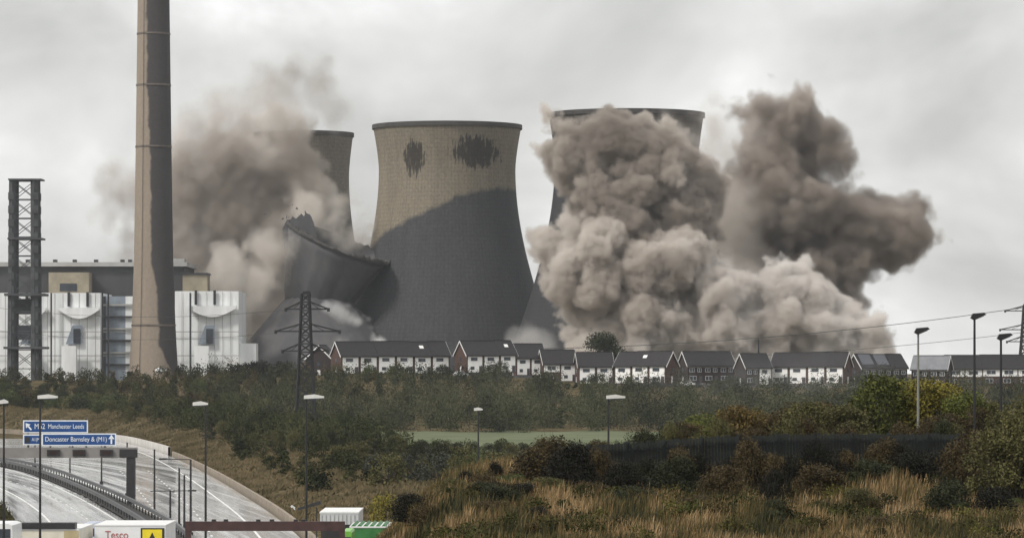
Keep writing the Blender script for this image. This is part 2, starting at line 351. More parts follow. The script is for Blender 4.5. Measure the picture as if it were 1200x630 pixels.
def belt(us, Y, tops, kinds, fols, where, group):
    for k, u in enumerate(us):
        u = u + random.uniform(-4, 4); y = Y * random.uniform(.975, 1.025); x = X(u, y); z = Tz(x, y)
        top = np.interp(u, [t[0] for t in tops], [t[1] for t in tops]) + random.uniform(-7, 7)
        if 0 < y < 760 and x - float(xr(y)) < 9: continue
        h = max(3.2, Zv(top, y) - z); kd = random.choice(kinds); fo = random.choice(fols)
        w = h * random.uniform(.75, 1.0) if kd != 'tall' else h * random.uniform(.5, .68)
        if kd == 'bush': w = h * 1.35
        plant('tree', kd, x, y, h, w, fo, f'{ADJ[fo]} {"slender " if kd == "tall" else ""}tree, {ORD[k]} from left, {where}', 'tree', group)
belt(range(-6, 345, 14), 1000, [(0, 446), (120, 444), (260, 450), (345, 458)], ['round', 'tall', 'round'], ['green', 'olive', 'dark', 'green', 'dark'], 'back row below power station', 'back row of trees below the power station')
belt(range(-4, 400, 16), 925, [(0, 460), (120, 456), (250, 462), (345, 470), (400, 476)], ['round', 'tall', 'round'], ['green', 'olive', 'dark', 'brown', 'dark'], 'second row behind blue road signs', 'second row of trees behind the road signs')
belt(range(-8, 250, 14), 880, [(0, 470), (120, 468), (250, 478)], ['bush', 'round'], ['green', 'dark', 'olive', 'brown'], 'front row on bank behind road signs', 'front row of trees on the bank behind the signs')
belt(range(150, 330, 13), 775, [(150, 492), (200, 482), (330, 484)], ['round', 'bush', 'tall'], ['green', 'dark', 'olive', 'dark'], 'row on bank right of sign gantry', 'trees on the bank right of the sign gantry')
belt(range(205, 330, 14), 715, [(205, 500), (260, 490), (330, 490)], ['round', 'bush'], ['green', 'dark', 'olive'], 'lower row on bank right of sign gantry', 'lower trees on the bank right of the sign gantry')
belt(range(112, 432, 15), 815, [(112, 484), (200, 472), (300, 476), (400, 484), (432, 495)], ['round', 'round', 'tall'], ['green', 'olive', 'dark', 'dark'], 'third row around pylon foot', 'third row of trees around the pylon foot')
belt(range(232, 462, 14), 665, [(225, 494), (300, 487), (400, 494), (450, 512), (500, 530), (545, 542)], ['round', 'tall', 'round'], ['green', 'olive', 'dark', 'dark'], 'row in front of pale green field', 'row of trees in front of the field')
belt(range(300, 650, 15), 555, [(300, 520), (400, 512), (460, 524), (500, 546), (560, 562), (650, 570)], ['round', 'tall', 'round'], ['green', 'olive', 'dark', 'dark'], 'row above brown motorway bank', 'row of trees above the motorway bank')
belt(range(398, 640, 15), 470, [(398, 540), (470, 548), (520, 560), (640, 572)], ['round', 'tall', 'bush'], ['olive', 'green', 'dark', 'grey'], 'row behind grassy mound', 'row of trees behind the mound')
belt(range(440, 630, 18), 395, [(440, 572), (520, 572), (640, 582)], ['bush', 'round'], ['olive', 'grey', 'green'], 'nearest row behind grassy mound', 'nearest trees behind the mound')
belt(range(690, 900, 20), 560, [(690, 545), (760, 536), (900, 520)], ['round', 'bush'], ['grey', 'green'], 'pale row beyond mound fence', 'pale trees beyond the mound fence')
plant('bush', 'bush', X(452, 330), 330, 3.4, 3.2, 'yellow', 'small yellow-green bush beside the green lorry roof', 'bush', z=Zv(626, 330))
for k, (u, v) in enumerate(((2, 572), (14, 592))):
    y = 335 - 8 * k; plant('bush', 'bush', X(u, y), y, Zv(v, y) + 13.2, 2.8, 'olive', ['leafy olive bush at the left edge beside the motorway', 'smaller olive bush below the one at the left edge'][k], 'bush')

# the wood below the houses: a hazy mass
def wood(name, n, region, hrange, seed, m, label, leaf=.55, per=420, wr=(.9, 1.5), along=False):
    g = np.random.default_rng(seed); V = []; Fq = []; off = 0; tn = []
    for k in range(n):
        y = g.uniform(region[2], region[3]); u = g.uniform(region[0], region[1]); x = X(u, y) if not along else float(xr(y)) + u; z = Tz(x, y)
        if 300 < y < 800 and x - float(xr(y)) < 6: continue
        if y < 300 and x < -4.5: continue
        h = g.uniform(*hrange); w = h * g.uniform(*wr)
        p, c = crown_points(per, h, w, .3, 14, seed * 1000 + k, 'bush'); v, f = leaf_quads(p, leaf, .7, seed=k)
        V.append(v + np.array([x, y, z])); Fq.append(f + off); off += len(v); tn.append(np.full(len(v), g.uniform(0, 1)))
    me = mesh_np(name, np.concatenate(V), np.concatenate(Fq)); at = me.attributes.new('tint', 'FLOAT', 'POINT'); at.data.foreach_set('value', np.concatenate(tn).astype(np.float32))
    o = link_mesh(name, me, m); tag(o, label, 'wood', kind='stuff'); return o
def tint_mat(name, cols):
    M = bpy.data.materials.new(name); M.use_nodes = True; nt = M.node_tree; b = nt.nodes['Principled BSDF']; b.inputs['Roughness'].default_value = .85; b.inputs['Specular IOR Level'].default_value = .1
    a = nt.nodes.new('ShaderNodeAttribute'); a.attribute_name = 'tint'; r = nt.nodes.new('ShaderNodeValToRGB'); e = r.color_ramp.elements
    e[0].color = (*cols[0], 1); e[1].color = (*cols[-1], 1)
    for i, c in enumerate(cols[1:-1]): e.new((i + 1) / (len(cols) - 1)).color = (*c, 1)
    g = nt.nodes.new('ShaderNodeNewGeometry'); n = nt.nodes.new('ShaderNodeTexNoise'); n.inputs['Scale'].default_value = .6; n.inputs['Detail'].default_value = 4
    nt.links.new(g.outputs['Position'], n.inputs['Vector']); mr = nt.nodes.new('ShaderNodeMapRange'); mr.inputs['From Min'].default_value = .3; mr.inputs['From Max'].default_value = .7; mr.inputs['To Min'].default_value = .72; mr.inputs['To Max'].default_value = 1.32; nt.links.new(n.outputs['Fac'], mr.inputs[0])
    h = nt.nodes.new('ShaderNodeHueSaturation'); nt.links.new(a.outputs['Fac'], r.inputs[0]); nt.links.new(r.outputs[0], h.inputs['Color']); nt.links.new(mr.outputs[0], h.inputs['Value']); nt.links.new(h.outputs[0], b.inputs['Base Color']); return M
wm = tint_mat('foliage_far_wood', [(.018, .023, .013), (.038, .043, .024), (.055, .064, .033), (.085, .084, .048), (.026, .03, .018)])
wood('far_wood', 330, (255, 1240, 830, 1025), (4, 9.5), 5, wm, 'dark hazy wood on the slope below the white houses', leaf=.36, per=850, wr=(1.0, 1.9))
wood('garden_hedges', 90, (395, 1210, 1020, 1056), (1.0, 2.6), 6, wm, 'dark scrub along the foot of the house gardens', per=260, leaf=.35)
wood('valley_scrub', 230, (255, 640, 400, 600), (1.2, 3.0), 9, tint_mat('foliage_valley_scrub', [(.016, .02, .009), (.035, .042, .017), (.07, .068, .03), (.03, .03, .016)]), 'dark undergrowth between the trees beside the motorway', per=420, leaf=.26)
wood('roadside_scrub', 420, (-20, 480, 870, 1088), (1.5, 4.8), 8, tint_mat('foliage_roadside_scrub', [(.02, .022, .01), (.045, .045, .02), (.03, .036, .014), (.085, .07, .035), (.022, .02, .012)]), 'low scrub on the bank behind the motorway', per=260, leaf=.42)
wood('bank_shrubs', 110, (9, 34, 545, 800), (2.2, 5.5), 19, tint_mat('foliage_bank_shrubs', [(.016, .021, .009), (.036, .044, .017), (.066, .068, .03), (.024, .028, .013)]), 'dark green shrubs covering the upper bank right of the motorway wall', per=520, leaf=.3, along=True)
BUSH = [(433, 428, 1050), (462, 428, 1045), (519, 427, 1050), (505, 432, 1040), (582, 425, 1050), (641, 436, 1050), (700, 437, 1040), (765, 441, 1050), (745, 446, 1035), (860, 440, 1060), (842, 445, 1045), (918, 441, 1060), (956, 446, 1050), (1010, 437, 1060), (570, 478, 880), (520, 476, 875), (645, 475, 890), (700, 470, 890)]
for k, (u, v, y) in enumerate(BUSH):
    x = X(u, y); z = Tz(x, y); h = max(2.6, Zv(v, y) - z)
    plant('bush', 'bush', x, y, h, h * random.uniform(1.3, 1.8), random.choice(['dark', 'dark', 'grey', 'green']), f'rounded dark bush, {ORD[k]} of the larger bushes on the slope below the houses', 'bush', 'larger bushes below the houses')
plant('tree', 'near_tree', X(706, 1120), 1120, Zv(386, 1120) - Tz(X(706, 1120), 1120), 13.5, 'dark', 'large dark tree rising behind the roofs in the middle of the houses', 'tree')

# ------------------------------------------------------------------ power station
white_clad = mat('white_cladding', (.76, .78, .79), .6, .16, .22, stretch=(1, 1, .14))
dark_clad = mat('dark_cladding', (.045, .045, .048), .7, .3, .08, stretch=(1, 1, .2))
roof_edge = mat('pale_roof_edge', (.34, .34, .33), .7, .2, .1)
beige = mat('beige_brick', (.23, .2, .145), .85, .2, .3)
glassd = mat('dark_glass', (.03, .035, .045), .2, .3, .2)
bluegrey = mat('blue_grey_panel', (.22, .26, .31), .5, .3, .2, stretch=(1, 1, .5))
ps = empty('power_station_building', (X(120, 1420), 1420, Tz(X(120, 1420), 1420)), 'long low power station building with white cladding and a dark flat-roofed block behind the chimney', 'building')
b = MB(); b.pbox(-60, 216, 312, 445, 1440, 45); b.build('turbine_hall', dark_clad, ps)
b = MB(); b.pbox(-60, 219, 307, 312, 1438, 48); b.pbox(203, 216, 303, 307, 1438, 10); ro = b.build('roof', roof_edge, ps)
for u in (30, 62, 85, 110, 141, 150): MB().pbox(u, u + 4, 304, 307, 1450, 4).build('roof_vent', dark_steel, ro)
MB().pbox(57, 104, 319, 360, 1428, 12).build('brick_annex', beige, ps); MB().pbox(70, 90, 332, 341, 1427.8, .4).build('window', glassd, ps)
MB().pbox(214, 243, 322, 360, 1436, 12).build('brick_annex', beige, ps); MB().pbox(213, 244, 319.5, 322, 1435.5, 13).build('parapet_cap', dark_steel, ps)
for k, (u0, u1, v0) in enumerate(((-40, 12, 343), (12, 56, 343), (56, 118, 343), (205, 280, 341))):
    wl = MB().pbox(u0, u1 - .4, v0, 446, 1395 + (k % 2) * .3, 40).build('white_block', white_clad, ps)
    for uu in ((u0 + 23, u0 + 45) if k > 1 else (u0 + 18,)):
        MB().pbox(uu, uu + 3, v0 - 1, v0 + 16, 1394.2, .5).build('vent_slot', dark_steel, wl)
    for uu in np.arange(u0 + 8, u1 - 3, 9.5): MB().pbox(uu, uu + .5, v0 + .5, 446, 1394.9, .09).build('cladding_seam', roof_edge, wl)
    if k > 0:
        # curved canopy: a half barrel sagging from the wall
        c0, c1 = (u0 + 15, u1 - 3) if k == 3 else (u0 + 13, u1 - 2)
        m = MB(); n = 14; z0 = Zv(v0 + 20, 1393)
        pts = [(X(c0 + (c1 - c0) * i / n, 1393), z0 - math.sin(math.pi * i / n) * 3.2) for i in range(n + 1)] + [(X(c1, 1393), z0 + .8), (X(c0, 1393), z0 + .8)]
        m.prism(pts, 1, 1392.6, 1394.6); m.build('curved_canopy', white_clad, wl)
        um = (u0 + u1) / 2
        wq = MB(); wq.prism([(X(um - 10, 1394), Zv(403, 1394)), (X(um + 9, 1394), Zv(403, 1394)), (X(um + 9, 1394), Zv(381, 1394)), (X(um - 2, 1394), Zv(381, 1394))], 1, 1393.9, 1394.5); wq.build('window', bluegrey, wl)
        MB().pbox(um - 1, um + 7, 385, 402, 1393.6, .2).build('pane', glassd, wl)
        MB().pbox(um - 15, um + 2, 405, 446, 1388, 4).build('plant_box', white_clad, ps)
for u0, u1, m in ((118, 124, glassd), (124, 147, bluegrey), (147, 156, white_clad)):
    MB().pbox(u0, u1, 347, 446, 1400, 20).build('glazed_bay', m, ps)
for v in range(356, 440, 14): MB().pbox(118, 155, v, v + 2.2, 1399, .6).build('floor_band', dark_steel if v % 4 else roof_edge, ps)
for u in (59, 222, 119, 126): MB().pbox(u, u + 1.8, 343, 446, 1392, .6).build('downpipe', dark_steel, ps)
MB().pbox(280, 300, 402, 446, 1400, 12).build('white_block', white_clad, ps)
for v in (388, 416): MB().pbox(-40, 280, v, v + .9, 1393.7, .2).build('pipe_run', galv, ps)

# chimney with a tan left and a dark right side
def two_tone_mat(name, light, dark, pts, along, jitter, nscale=.12, vary=.12, ringz=0, ribs=0, soft=1.2, flip=False, patches=(), grain=1.1):
    """boundary between the two tones: position across (x) or up (z), as a function of the other coordinate; object space, metres"""
    M = bpy.data.materials.new(name); M.use_nodes = True; nt = M.node_tree; L = nt.links.new; bs = nt.nodes['Principled BSDF']; bs.inputs['Roughness'].default_value = .85; bs.inputs['Specular IOR Level'].default_value = .2
    t = nt.nodes.new('ShaderNodeTexCoord'); sx = nt.nodes.new('ShaderNodeSeparateXYZ'); L(t.outputs['Object'], sx.inputs[0])
    def m(op, a, b=None):
        n = nt.nodes.new('ShaderNodeMath'); n.operation = op
        for i, q in enumerate((a, b)):
            if q is None: continue
            if isinstance(q, (int, float)): n.inputs[i].default_value = q
            else: L(q, n.inputs[i])
        return n.outputs[0]
    def noise(sc, st=(1, 1, 1), det=6):
        mp = nt.nodes.new('ShaderNodeMapping'); mp.inputs['Scale'].default_value = st; L(t.outputs['Object'], mp.inputs[0])
        n = nt.nodes.new('ShaderNodeTexNoise'); n.inputs['Scale'].default_value = sc; n.inputs['Detail'].default_value = det; n.inputs['Roughness'].default_value = .6; L(mp.outputs[0], n.inputs['Vector']); return n.outputs['Fac']
    src, tgt = (sx.outputs['Z'], sx.outputs['X']) if along == 'z' else (sx.outputs['X'], sx.outputs['Z'])
    lo, hi = pts[0][0], pts[-1][0]; vlo = min(p[1] for p in pts); vhi = max(p[1] for p in pts)
    mr = nt.nodes.new('ShaderNodeMapRange'); mr.inputs['From Min'].default_value = lo; mr.inputs['From Max'].default_value = hi; L(src, mr.inputs[0])
    fc = nt.nodes.new('ShaderNodeFloatCurve'); cu = fc.mapping.curves[0]
    for i, (a, v) in enumerate(pts):
        q = ((a - lo) / (hi - lo), (v - vlo) / max(1e-6, vhi - vlo))
        if i == 0: cu.points[0].location = q
        elif i == len(pts) - 1: cu.points[-1].location = q
        else: cu.points.new(*q)
    for p in cu.points: p.handle_type = 'VECTOR'
    fc.mapping.update(); L(mr.outputs[0], fc.inputs['Value'])
    edge = m('ADD', m('MULTIPLY', fc.outputs[0], vhi - vlo), vlo)
    edge = m('ADD', edge, m('MULTIPLY', m('SUBTRACT', noise(nscale), .5), jitter))
    f = m('SUBTRACT', edge, tgt) if flip else m('SUBTRACT', tgt, edge)
    mk = nt.nodes.new('ShaderNodeMapRange'); mk.inputs['From Min'].default_value = -soft; mk.inputs['From Max'].default_value = soft; L(f, mk.inputs[0])
    mixc = nt.nodes.new('ShaderNodeMix'); mixc.data_type = 'RGBA'; L(mk.outputs[0], mixc.inputs['Factor']); mixc.inputs['A'].default_value = (*light, 1); mixc.inputs['B'].default_value = (*dark, 1)
    col = mixc.outputs['Result']
    for (px_, pz, pw, ph) in patches:     # sooty spiky patches
        dx = m('ABSOLUTE', m('DIVIDE', m('SUBTRACT', sx.outputs['X'], px_), pw)); dz = m('ABSOLUTE', m('DIVIDE', m('SUBTRACT', sx.outputs['Z'], pz), ph))
        fr = m('LESS_THAN', sx.outputs['Y'], 0.0)
        q = m('SUBTRACT', m('ADD', 1.0, m('MULTIPLY', m('SUBTRACT', noise(.8, (1.3, .0, .24), 5), .5), 4.8)), m('ADD', m('POWER', dx, 2), m('POWER', dz, 2)))
        mm = nt.nodes.new('ShaderNodeMapRange'); mm.inputs['From Min'].default_value = -.08; mm.inputs['From Max'].default_value = .35; mm.inputs['To Max'].default_value = .82; L(q, mm.inputs[0])
        mx_ = nt.nodes.new('ShaderNodeMix'); mx_.data_type = 'RGBA'; L(m('MULTIPLY', mm.outputs[0], fr), mx_.inputs['Factor']); L(col, mx_.inputs['A']); mx_.inputs['B'].default_value = (.012, .011, .011, 1); col = mx_.outputs['Result']
    # streaks, rings and ribs
    va = m('ADD', 1 - vary, m('MULTIPLY', noise(.18, (1, 1, .18)), vary * 2))
    va = m('MULTIPLY', va, m('ADD', 1 - grain / 2, m('MULTIPLY', noise(1.1, (1, 1, .8), 6), grain)))
    if ringz:
        fr_ = m('FRACT', m('DIVIDE', sx.outputs['Z'], ringz)); va = m('MULTIPLY', va, m('SUBTRACT', 1, m('MULTIPLY', m('LESS_THAN', fr_, .22), .12)))
    if ribs:
        an = nt.nodes.new('ShaderNodeMath'); an.operation = 'ARCTAN2'; L(sx.outputs['Y'], an.inputs[0]); L(sx.outputs['X'], an.inputs[1])
        fr_ = m('FRACT', m('MULTIPLY', an.outputs[0], ribs / (2 * math.pi))); va = m('MULTIPLY', va, m('SUBTRACT', 1.06, m('MULTIPLY', m('LESS_THAN', fr_, .3), .09)))
    mu = nt.nodes.new('ShaderNodeMix'); mu.data_type = 'RGBA'; mu.blend_type = 'MULTIPLY'; mu.inputs['Factor'].default_value = 1; L(col, mu.inputs['A'])
    cb = nt.nodes.new('ShaderNodeCombineColor'); [L(va, cb.inputs[i]) for i in range(3)]; L(cb.outputs[0], mu.inputs['B'])
    L(mu.outputs['Result'], bs.inputs['Base Color'])
    return M
CY = 1350; cx = X(180, CY); cz = Tz(cx, CY)
k_ = CY / F
ch = empty('chimney', (cx, CY, cz), 'very tall tapering concrete chimney, tan on its left half and dark on its right', 'chimney')
cprof = []
for v, hw in ((450, 29), (425, 28), (380, 25.5), (306, 23), (180, 21), (0, 18.6), (-230, 16)):
    cprof.append((hw * k_, Zv(v, CY) - cz))
cprof[0] = (cprof[0][0], -1.0)
cm = two_tone_mat('chimney_concrete', (.28, .235, .19), (.062, .057, .058), [(-1, 26 * k_), (Zv(428, CY) - cz, 20 * k_), (Zv(405, CY) - cz, 9 * k_), (Zv(330, CY) - cz, 5 * k_), (Zv(310, CY) - cz, -.5 * k_), (Zv(180, CY) - cz, -2 * k_), (Zv(90, CY) - cz, -6 * k_), (Zv(0, CY) - cz, -7 * k_), (Zv(-230, CY) - cz, -5 * k_)], 'z', 2.6, .16, soft=.35, grain=.45)
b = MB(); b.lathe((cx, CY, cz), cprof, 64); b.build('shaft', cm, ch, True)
for v in (381, 172, 100, 40):
    r = np.interp(Zv(v, CY) - cz, [p[1] for p in cprof], [p[0] for p in cprof]); b = MB(); z = Zv(v, CY)
    b.lathe((cx, CY, z), [(r - .05, -.3), (r + .18, -.3), (r + .18, .3), (r - .05, .3)], 64); b.build('hoop_band', mat('band_concrete', (.13, .11, .095), .8, .3, .3), ch)
b = MB(); pr = [(cx - math.sin(.5) * (r_ + .35), CY - math.cos(.5) * (r_ + .35), cz + z_) for r_, z_ in cprof]
for q in range(len(pr) - 1): b.beam(pr[q], pr[q + 1], .08)
b.build('ladder', dark_steel, ch)
b = MB(); z = Zv(-230, CY); r = 16 * k_; b.lathe((cx, CY, z), [(r, -2), (r + .5, -2), (r + .5, .6), (r - .6, .6), (r - .6, -2)], 64); b.build('rim', pale_conc, ch)

# lattice tower, left
LY = 1330; lx = X(29, LY); lz = Tz(lx, LY)
lt = empty('lattice_tower', (lx, LY, lz), 'tall dark steel lattice stair tower standing left of the chimney', 'tower')
k = LY / F; hw = 14 * k; tz = Zv(212, LY)
stl = mat('grey_weathered_steel', (.05, .053, .058), .7, .35, .3)
for sx_ in (-1, 1):
    for sy in (-1, 1):
        b = MB(); b.beam((lx + sx_ * hw, LY + sy * hw, lz), (lx + sx_ * hw * .9, LY + sy * hw * .9, tz), 1.5, 1.25); b.build('leg', stl, lt)
        z = lz + .3
        while z < tz - 6:      # stair flights make the legs read thick
            MB().box(lx + sx_ * hw - .95, lx + sx_ * hw + .95, LY + sy * hw - 1, LY + sy * hw + 1, z, z + 2.6).build('stair_flight', stl, lt); z += 4.6
nlev = 11
for j in range(nlev):
    z0 = lz + (tz - lz) * j / nlev; z1 = lz + (tz - lz) * (j + 1) / nlev; b = MB()
    for y in (LY - hw * .95, LY + hw * .95):
        b.beam((lx - hw, y, z0), (lx + hw, y, z1), .16); b.beam((lx + hw, y, z0), (lx - hw, y, z1), .16); b.beam((lx - hw, y, z1), (lx + hw, y, z1), .2)
    for x in (lx - hw * .95, lx + hw * .95):
        b.beam((x, LY - hw, z0), (x, LY + hw, z1), .16); b.beam((x, LY + hw, z0), (x, LY - hw, z1), .16)
    b.build('bracing', stl, lt)
for v, e, t in ((210, 1.0, .5), (279, 1.2, .6), (344, 2.2, .8), (406, 2.4, .8)):
    MB().box(lx - hw - e, lx + hw + e + 1.2, LY - hw - e, LY + hw + e, Zv(v, LY) - t, Zv(v, LY)).build('platform', stl, lt)
MB().box(lx - 2.2, lx + 2.2, LY - 3, LY + 3, Zv(398, LY), Zv(381, LY)).build('machine_room', glassd, lt)
MB().box(lx - hw * .8, lx + hw * .8, LY - 2, LY + 2, Zv(368, LY), Zv(350, LY)).build('machine_room', stl, lt)

# ------------------------------------------------------------------ cooling towers
def tower(name, u, Y, v_top, top_r, throat_r, v_throat, bpx, label, m, v_base=452, flare=1.0):
    k = Y / F; cx = X(u, Y); zb = Zv(v_base, Y)
    o = empty(name, (cx, Y, zb), label, 'cooling tower', 'cooling towers'); prof = []
    n = 40
    for i in range(n + 1):
        v = v_base + (v_top - v_base) * i / n; r = throat_r * math.sqrt(1 + ((v - v_throat) / bpx) ** 2)
        if v < v_throat: r = throat_r + (top_r - throat_r) * ((v_throat - v) / (v_throat - v_top)) ** 1.4
        prof.append((r * k, Zv(v, Y) - zb))
    inner = [(r - .7, z) for r, z in reversed(prof)]
    MB().lathe((cx, Y, zb), prof + inner, 96).build('shell', m, o, True)
    rt = prof[-1][0]; zt = prof[-1][1]
    MB().lathe((cx, Y, zb), [(rt - .9, zt - 1.3), (rt + .35, zt - 1.3), (rt + .35, zt + .35), (rt - .9, zt + .35), (rt - .9, zt - 1.3)], 96).build('rim', dark_rim, o)
    return o
dark_rim = mat('rim_concrete', (.05, .046, .043), .85, .25, .3)
Y1 = 1500; zb = Zv(452, Y1)
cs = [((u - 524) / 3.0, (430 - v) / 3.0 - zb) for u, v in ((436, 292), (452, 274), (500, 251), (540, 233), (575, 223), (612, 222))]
m_mid = two_tone_mat('cooling_tower_concrete', (.052, .052, .056), (.185, .16, .122), cs, 'x', 4.5, .2, .3, ringz=1.55, ribs=130, soft=1.0, patches=[((487 - 524) / 3, (430 - 188) / 3 - zb, 4.2, 6.5), ((558 - 524) / 3, (430 - 182) / 3 - zb, 9.5, 6.0)])  # tan above a slanting boundary, dark grey below, plus sooty patches
tower('cooling_tower', 524, Y1, 148, 87, 80, 198, 170, 'complete middle cooling tower, tan above and dark grey below with two sooty patches', m_mid)
m_dark = two_tone_mat('cooling_tower_concrete_dark', (.042, .042, .045), (.07, .063, .056), [(-60, 88), (0, 92), (60, 90)], 'x', 8, .08, .18, ringz=1.55, ribs=120, soft=4)
tower('cooling_tower', 734, 1440, 134, 91, 84, 190, 175, 'cooling tower almost hidden by pale dust, only its dark rim and left edge showing', m_dark)
m_back = two_tone_mat('cooling_tower_concrete_back', (.075, .07, .064), (.15, .133, .11), [(-60, 70), (0, 74), (60, 80)], 'x', 8, .08, .18, ringz=1.55, ribs=120, soft=6)
tower('cooling_tower', 356, 1610, 157, 58, 53, 205, 150, 'farthest cooling tower standing half lost in brown smoke behind the chimney', m_back, v_base=448)
# collapsing tower: the upper shell tipped over and dropped onto the crumpling skirt
BY = 1475; kb = BY / F
ct = empty('collapsing_cooling_tower', (X(376, BY), BY, Zv(452, BY)), 'collapsing cooling tower with tilted broken rim sinking into dust left of the middle tower', 'cooling tower', 'cooling towers')
m_col = mat('collapsing_concrete', (.06, .06, .066), .85, .3, .14, stretch=(1, 1, .5), col2=(.10, .098, .10))
def ring_shell(rows, n, m, name):
    mb = MB()
    for ri, (c, ax, ay, tilt, jag) in enumerate(rows):
        fold = .012 + .035 * ri / max(1, len(rows) - 1) if name != 'broken_rim' else .012
        rx = Matrix.Rotation(tilt[1], 3, 'Y') @ Matrix.Rotation(tilt[0], 3, 'X')
        for k in range(n):
            t = 2 * math.pi * k / n; j = jag * (random.random() - .5) + jag * 1.5 * (float(vnoise(np.array(t * 2.2), np.array(3.3))) - .5); fo = 1 + fold * (math.sin(7 * t + len(mb.v) * .002) * .5 + math.sin(13 * t + 1) * .35 + math.sin(23 * t) * .3)
            p = Vector(c) + rx @ Vector((ax * math.cos(t) * fo, ay * math.sin(t) * fo, j)); mb.v.append(tuple(p))
    for a in range(len(rows) - 1):
        for k in range(n):
            j = (k + 1) % n; mb.f.append((a*n+k, a*n+j, (a+1)*n+j, (a+1)*n+k))
    o = mb.build(name, m, ct, True); md = o.modifiers.new('thickness', 'SOLIDIFY'); md.thickness = .8; md.offset = -1; return o
rows = []
for u, v, rpx, tl in ((396, 284, 63, 22), (392, 296, 58, 21), (387, 310, 53, 20), (380, 326, 48, 17), (373, 345, 41, 13), (367, 366, 33, 6)):
    rows.append((P(u, v, BY), rpx * kb, rpx * kb * .9, (R(9), R(tl)), 0))
us = ring_shell(rows, 72, m_col, 'tilted_shell')
rr = [(P(396, 282.6, BY), 64.5 * kb, 58 * kb, (R(9), R(22)), 1.4), (P(396, 286.6, BY), 64.3 * kb, 57.8 * kb, (R(9), R(22)), 0)]
ring_shell(rr, 150, dark_rim, 'broken_rim')
g_ = np.random.default_rng(21)      # torn wall standing up at the left of the tilted shell
pts = [(334, 300), (331, 268)] + [(333 + 3.2 * q + g_.uniform(-1.2, 1.2), 262 - 20 * .5 * math.sin(q / 11 * 2.2) + g_.uniform(-4, 4)) for q in range(11)] + [(368, 262), (372, 280), (360, 300)]
MB().prism([(X(u, BY - 2), Zv(v, BY - 2)) for u, v in pts], 1, BY - 2.6, BY - 1.8).build('torn_wall', m_col, ct)
for q in range(16):
    u, v = 345 + g_.normal() * 16, 250 + g_.normal() * 14; c = P(u, v, BY - 12 + g_.normal() * 5); r_ = g_.uniform(.25, .9); mb = MB(); a3 = [Vector(g_.normal(size=3)).normalized() * r_ * g_.uniform(.6, 1.2) for _ in range(4)]
    mb.v = [tuple(c + a_) for a_ in a3]; mb.f = [(0, 1, 2), (0, 2, 3), (0, 3, 1), (1, 3, 2)]; mb.build('falling_fragment', m_col, ct)
rows = []
for v, rpx, jag in ((350, 38, .8), (372, 58, 0), (400, 82, 0), (430, 104, 0), (452, 118, 0)): rows.append((P(372, v, BY), rpx * kb, rpx * kb, (0, 0), jag))
ring_shell(rows, 72, m_col, 'crumpled_skirt')

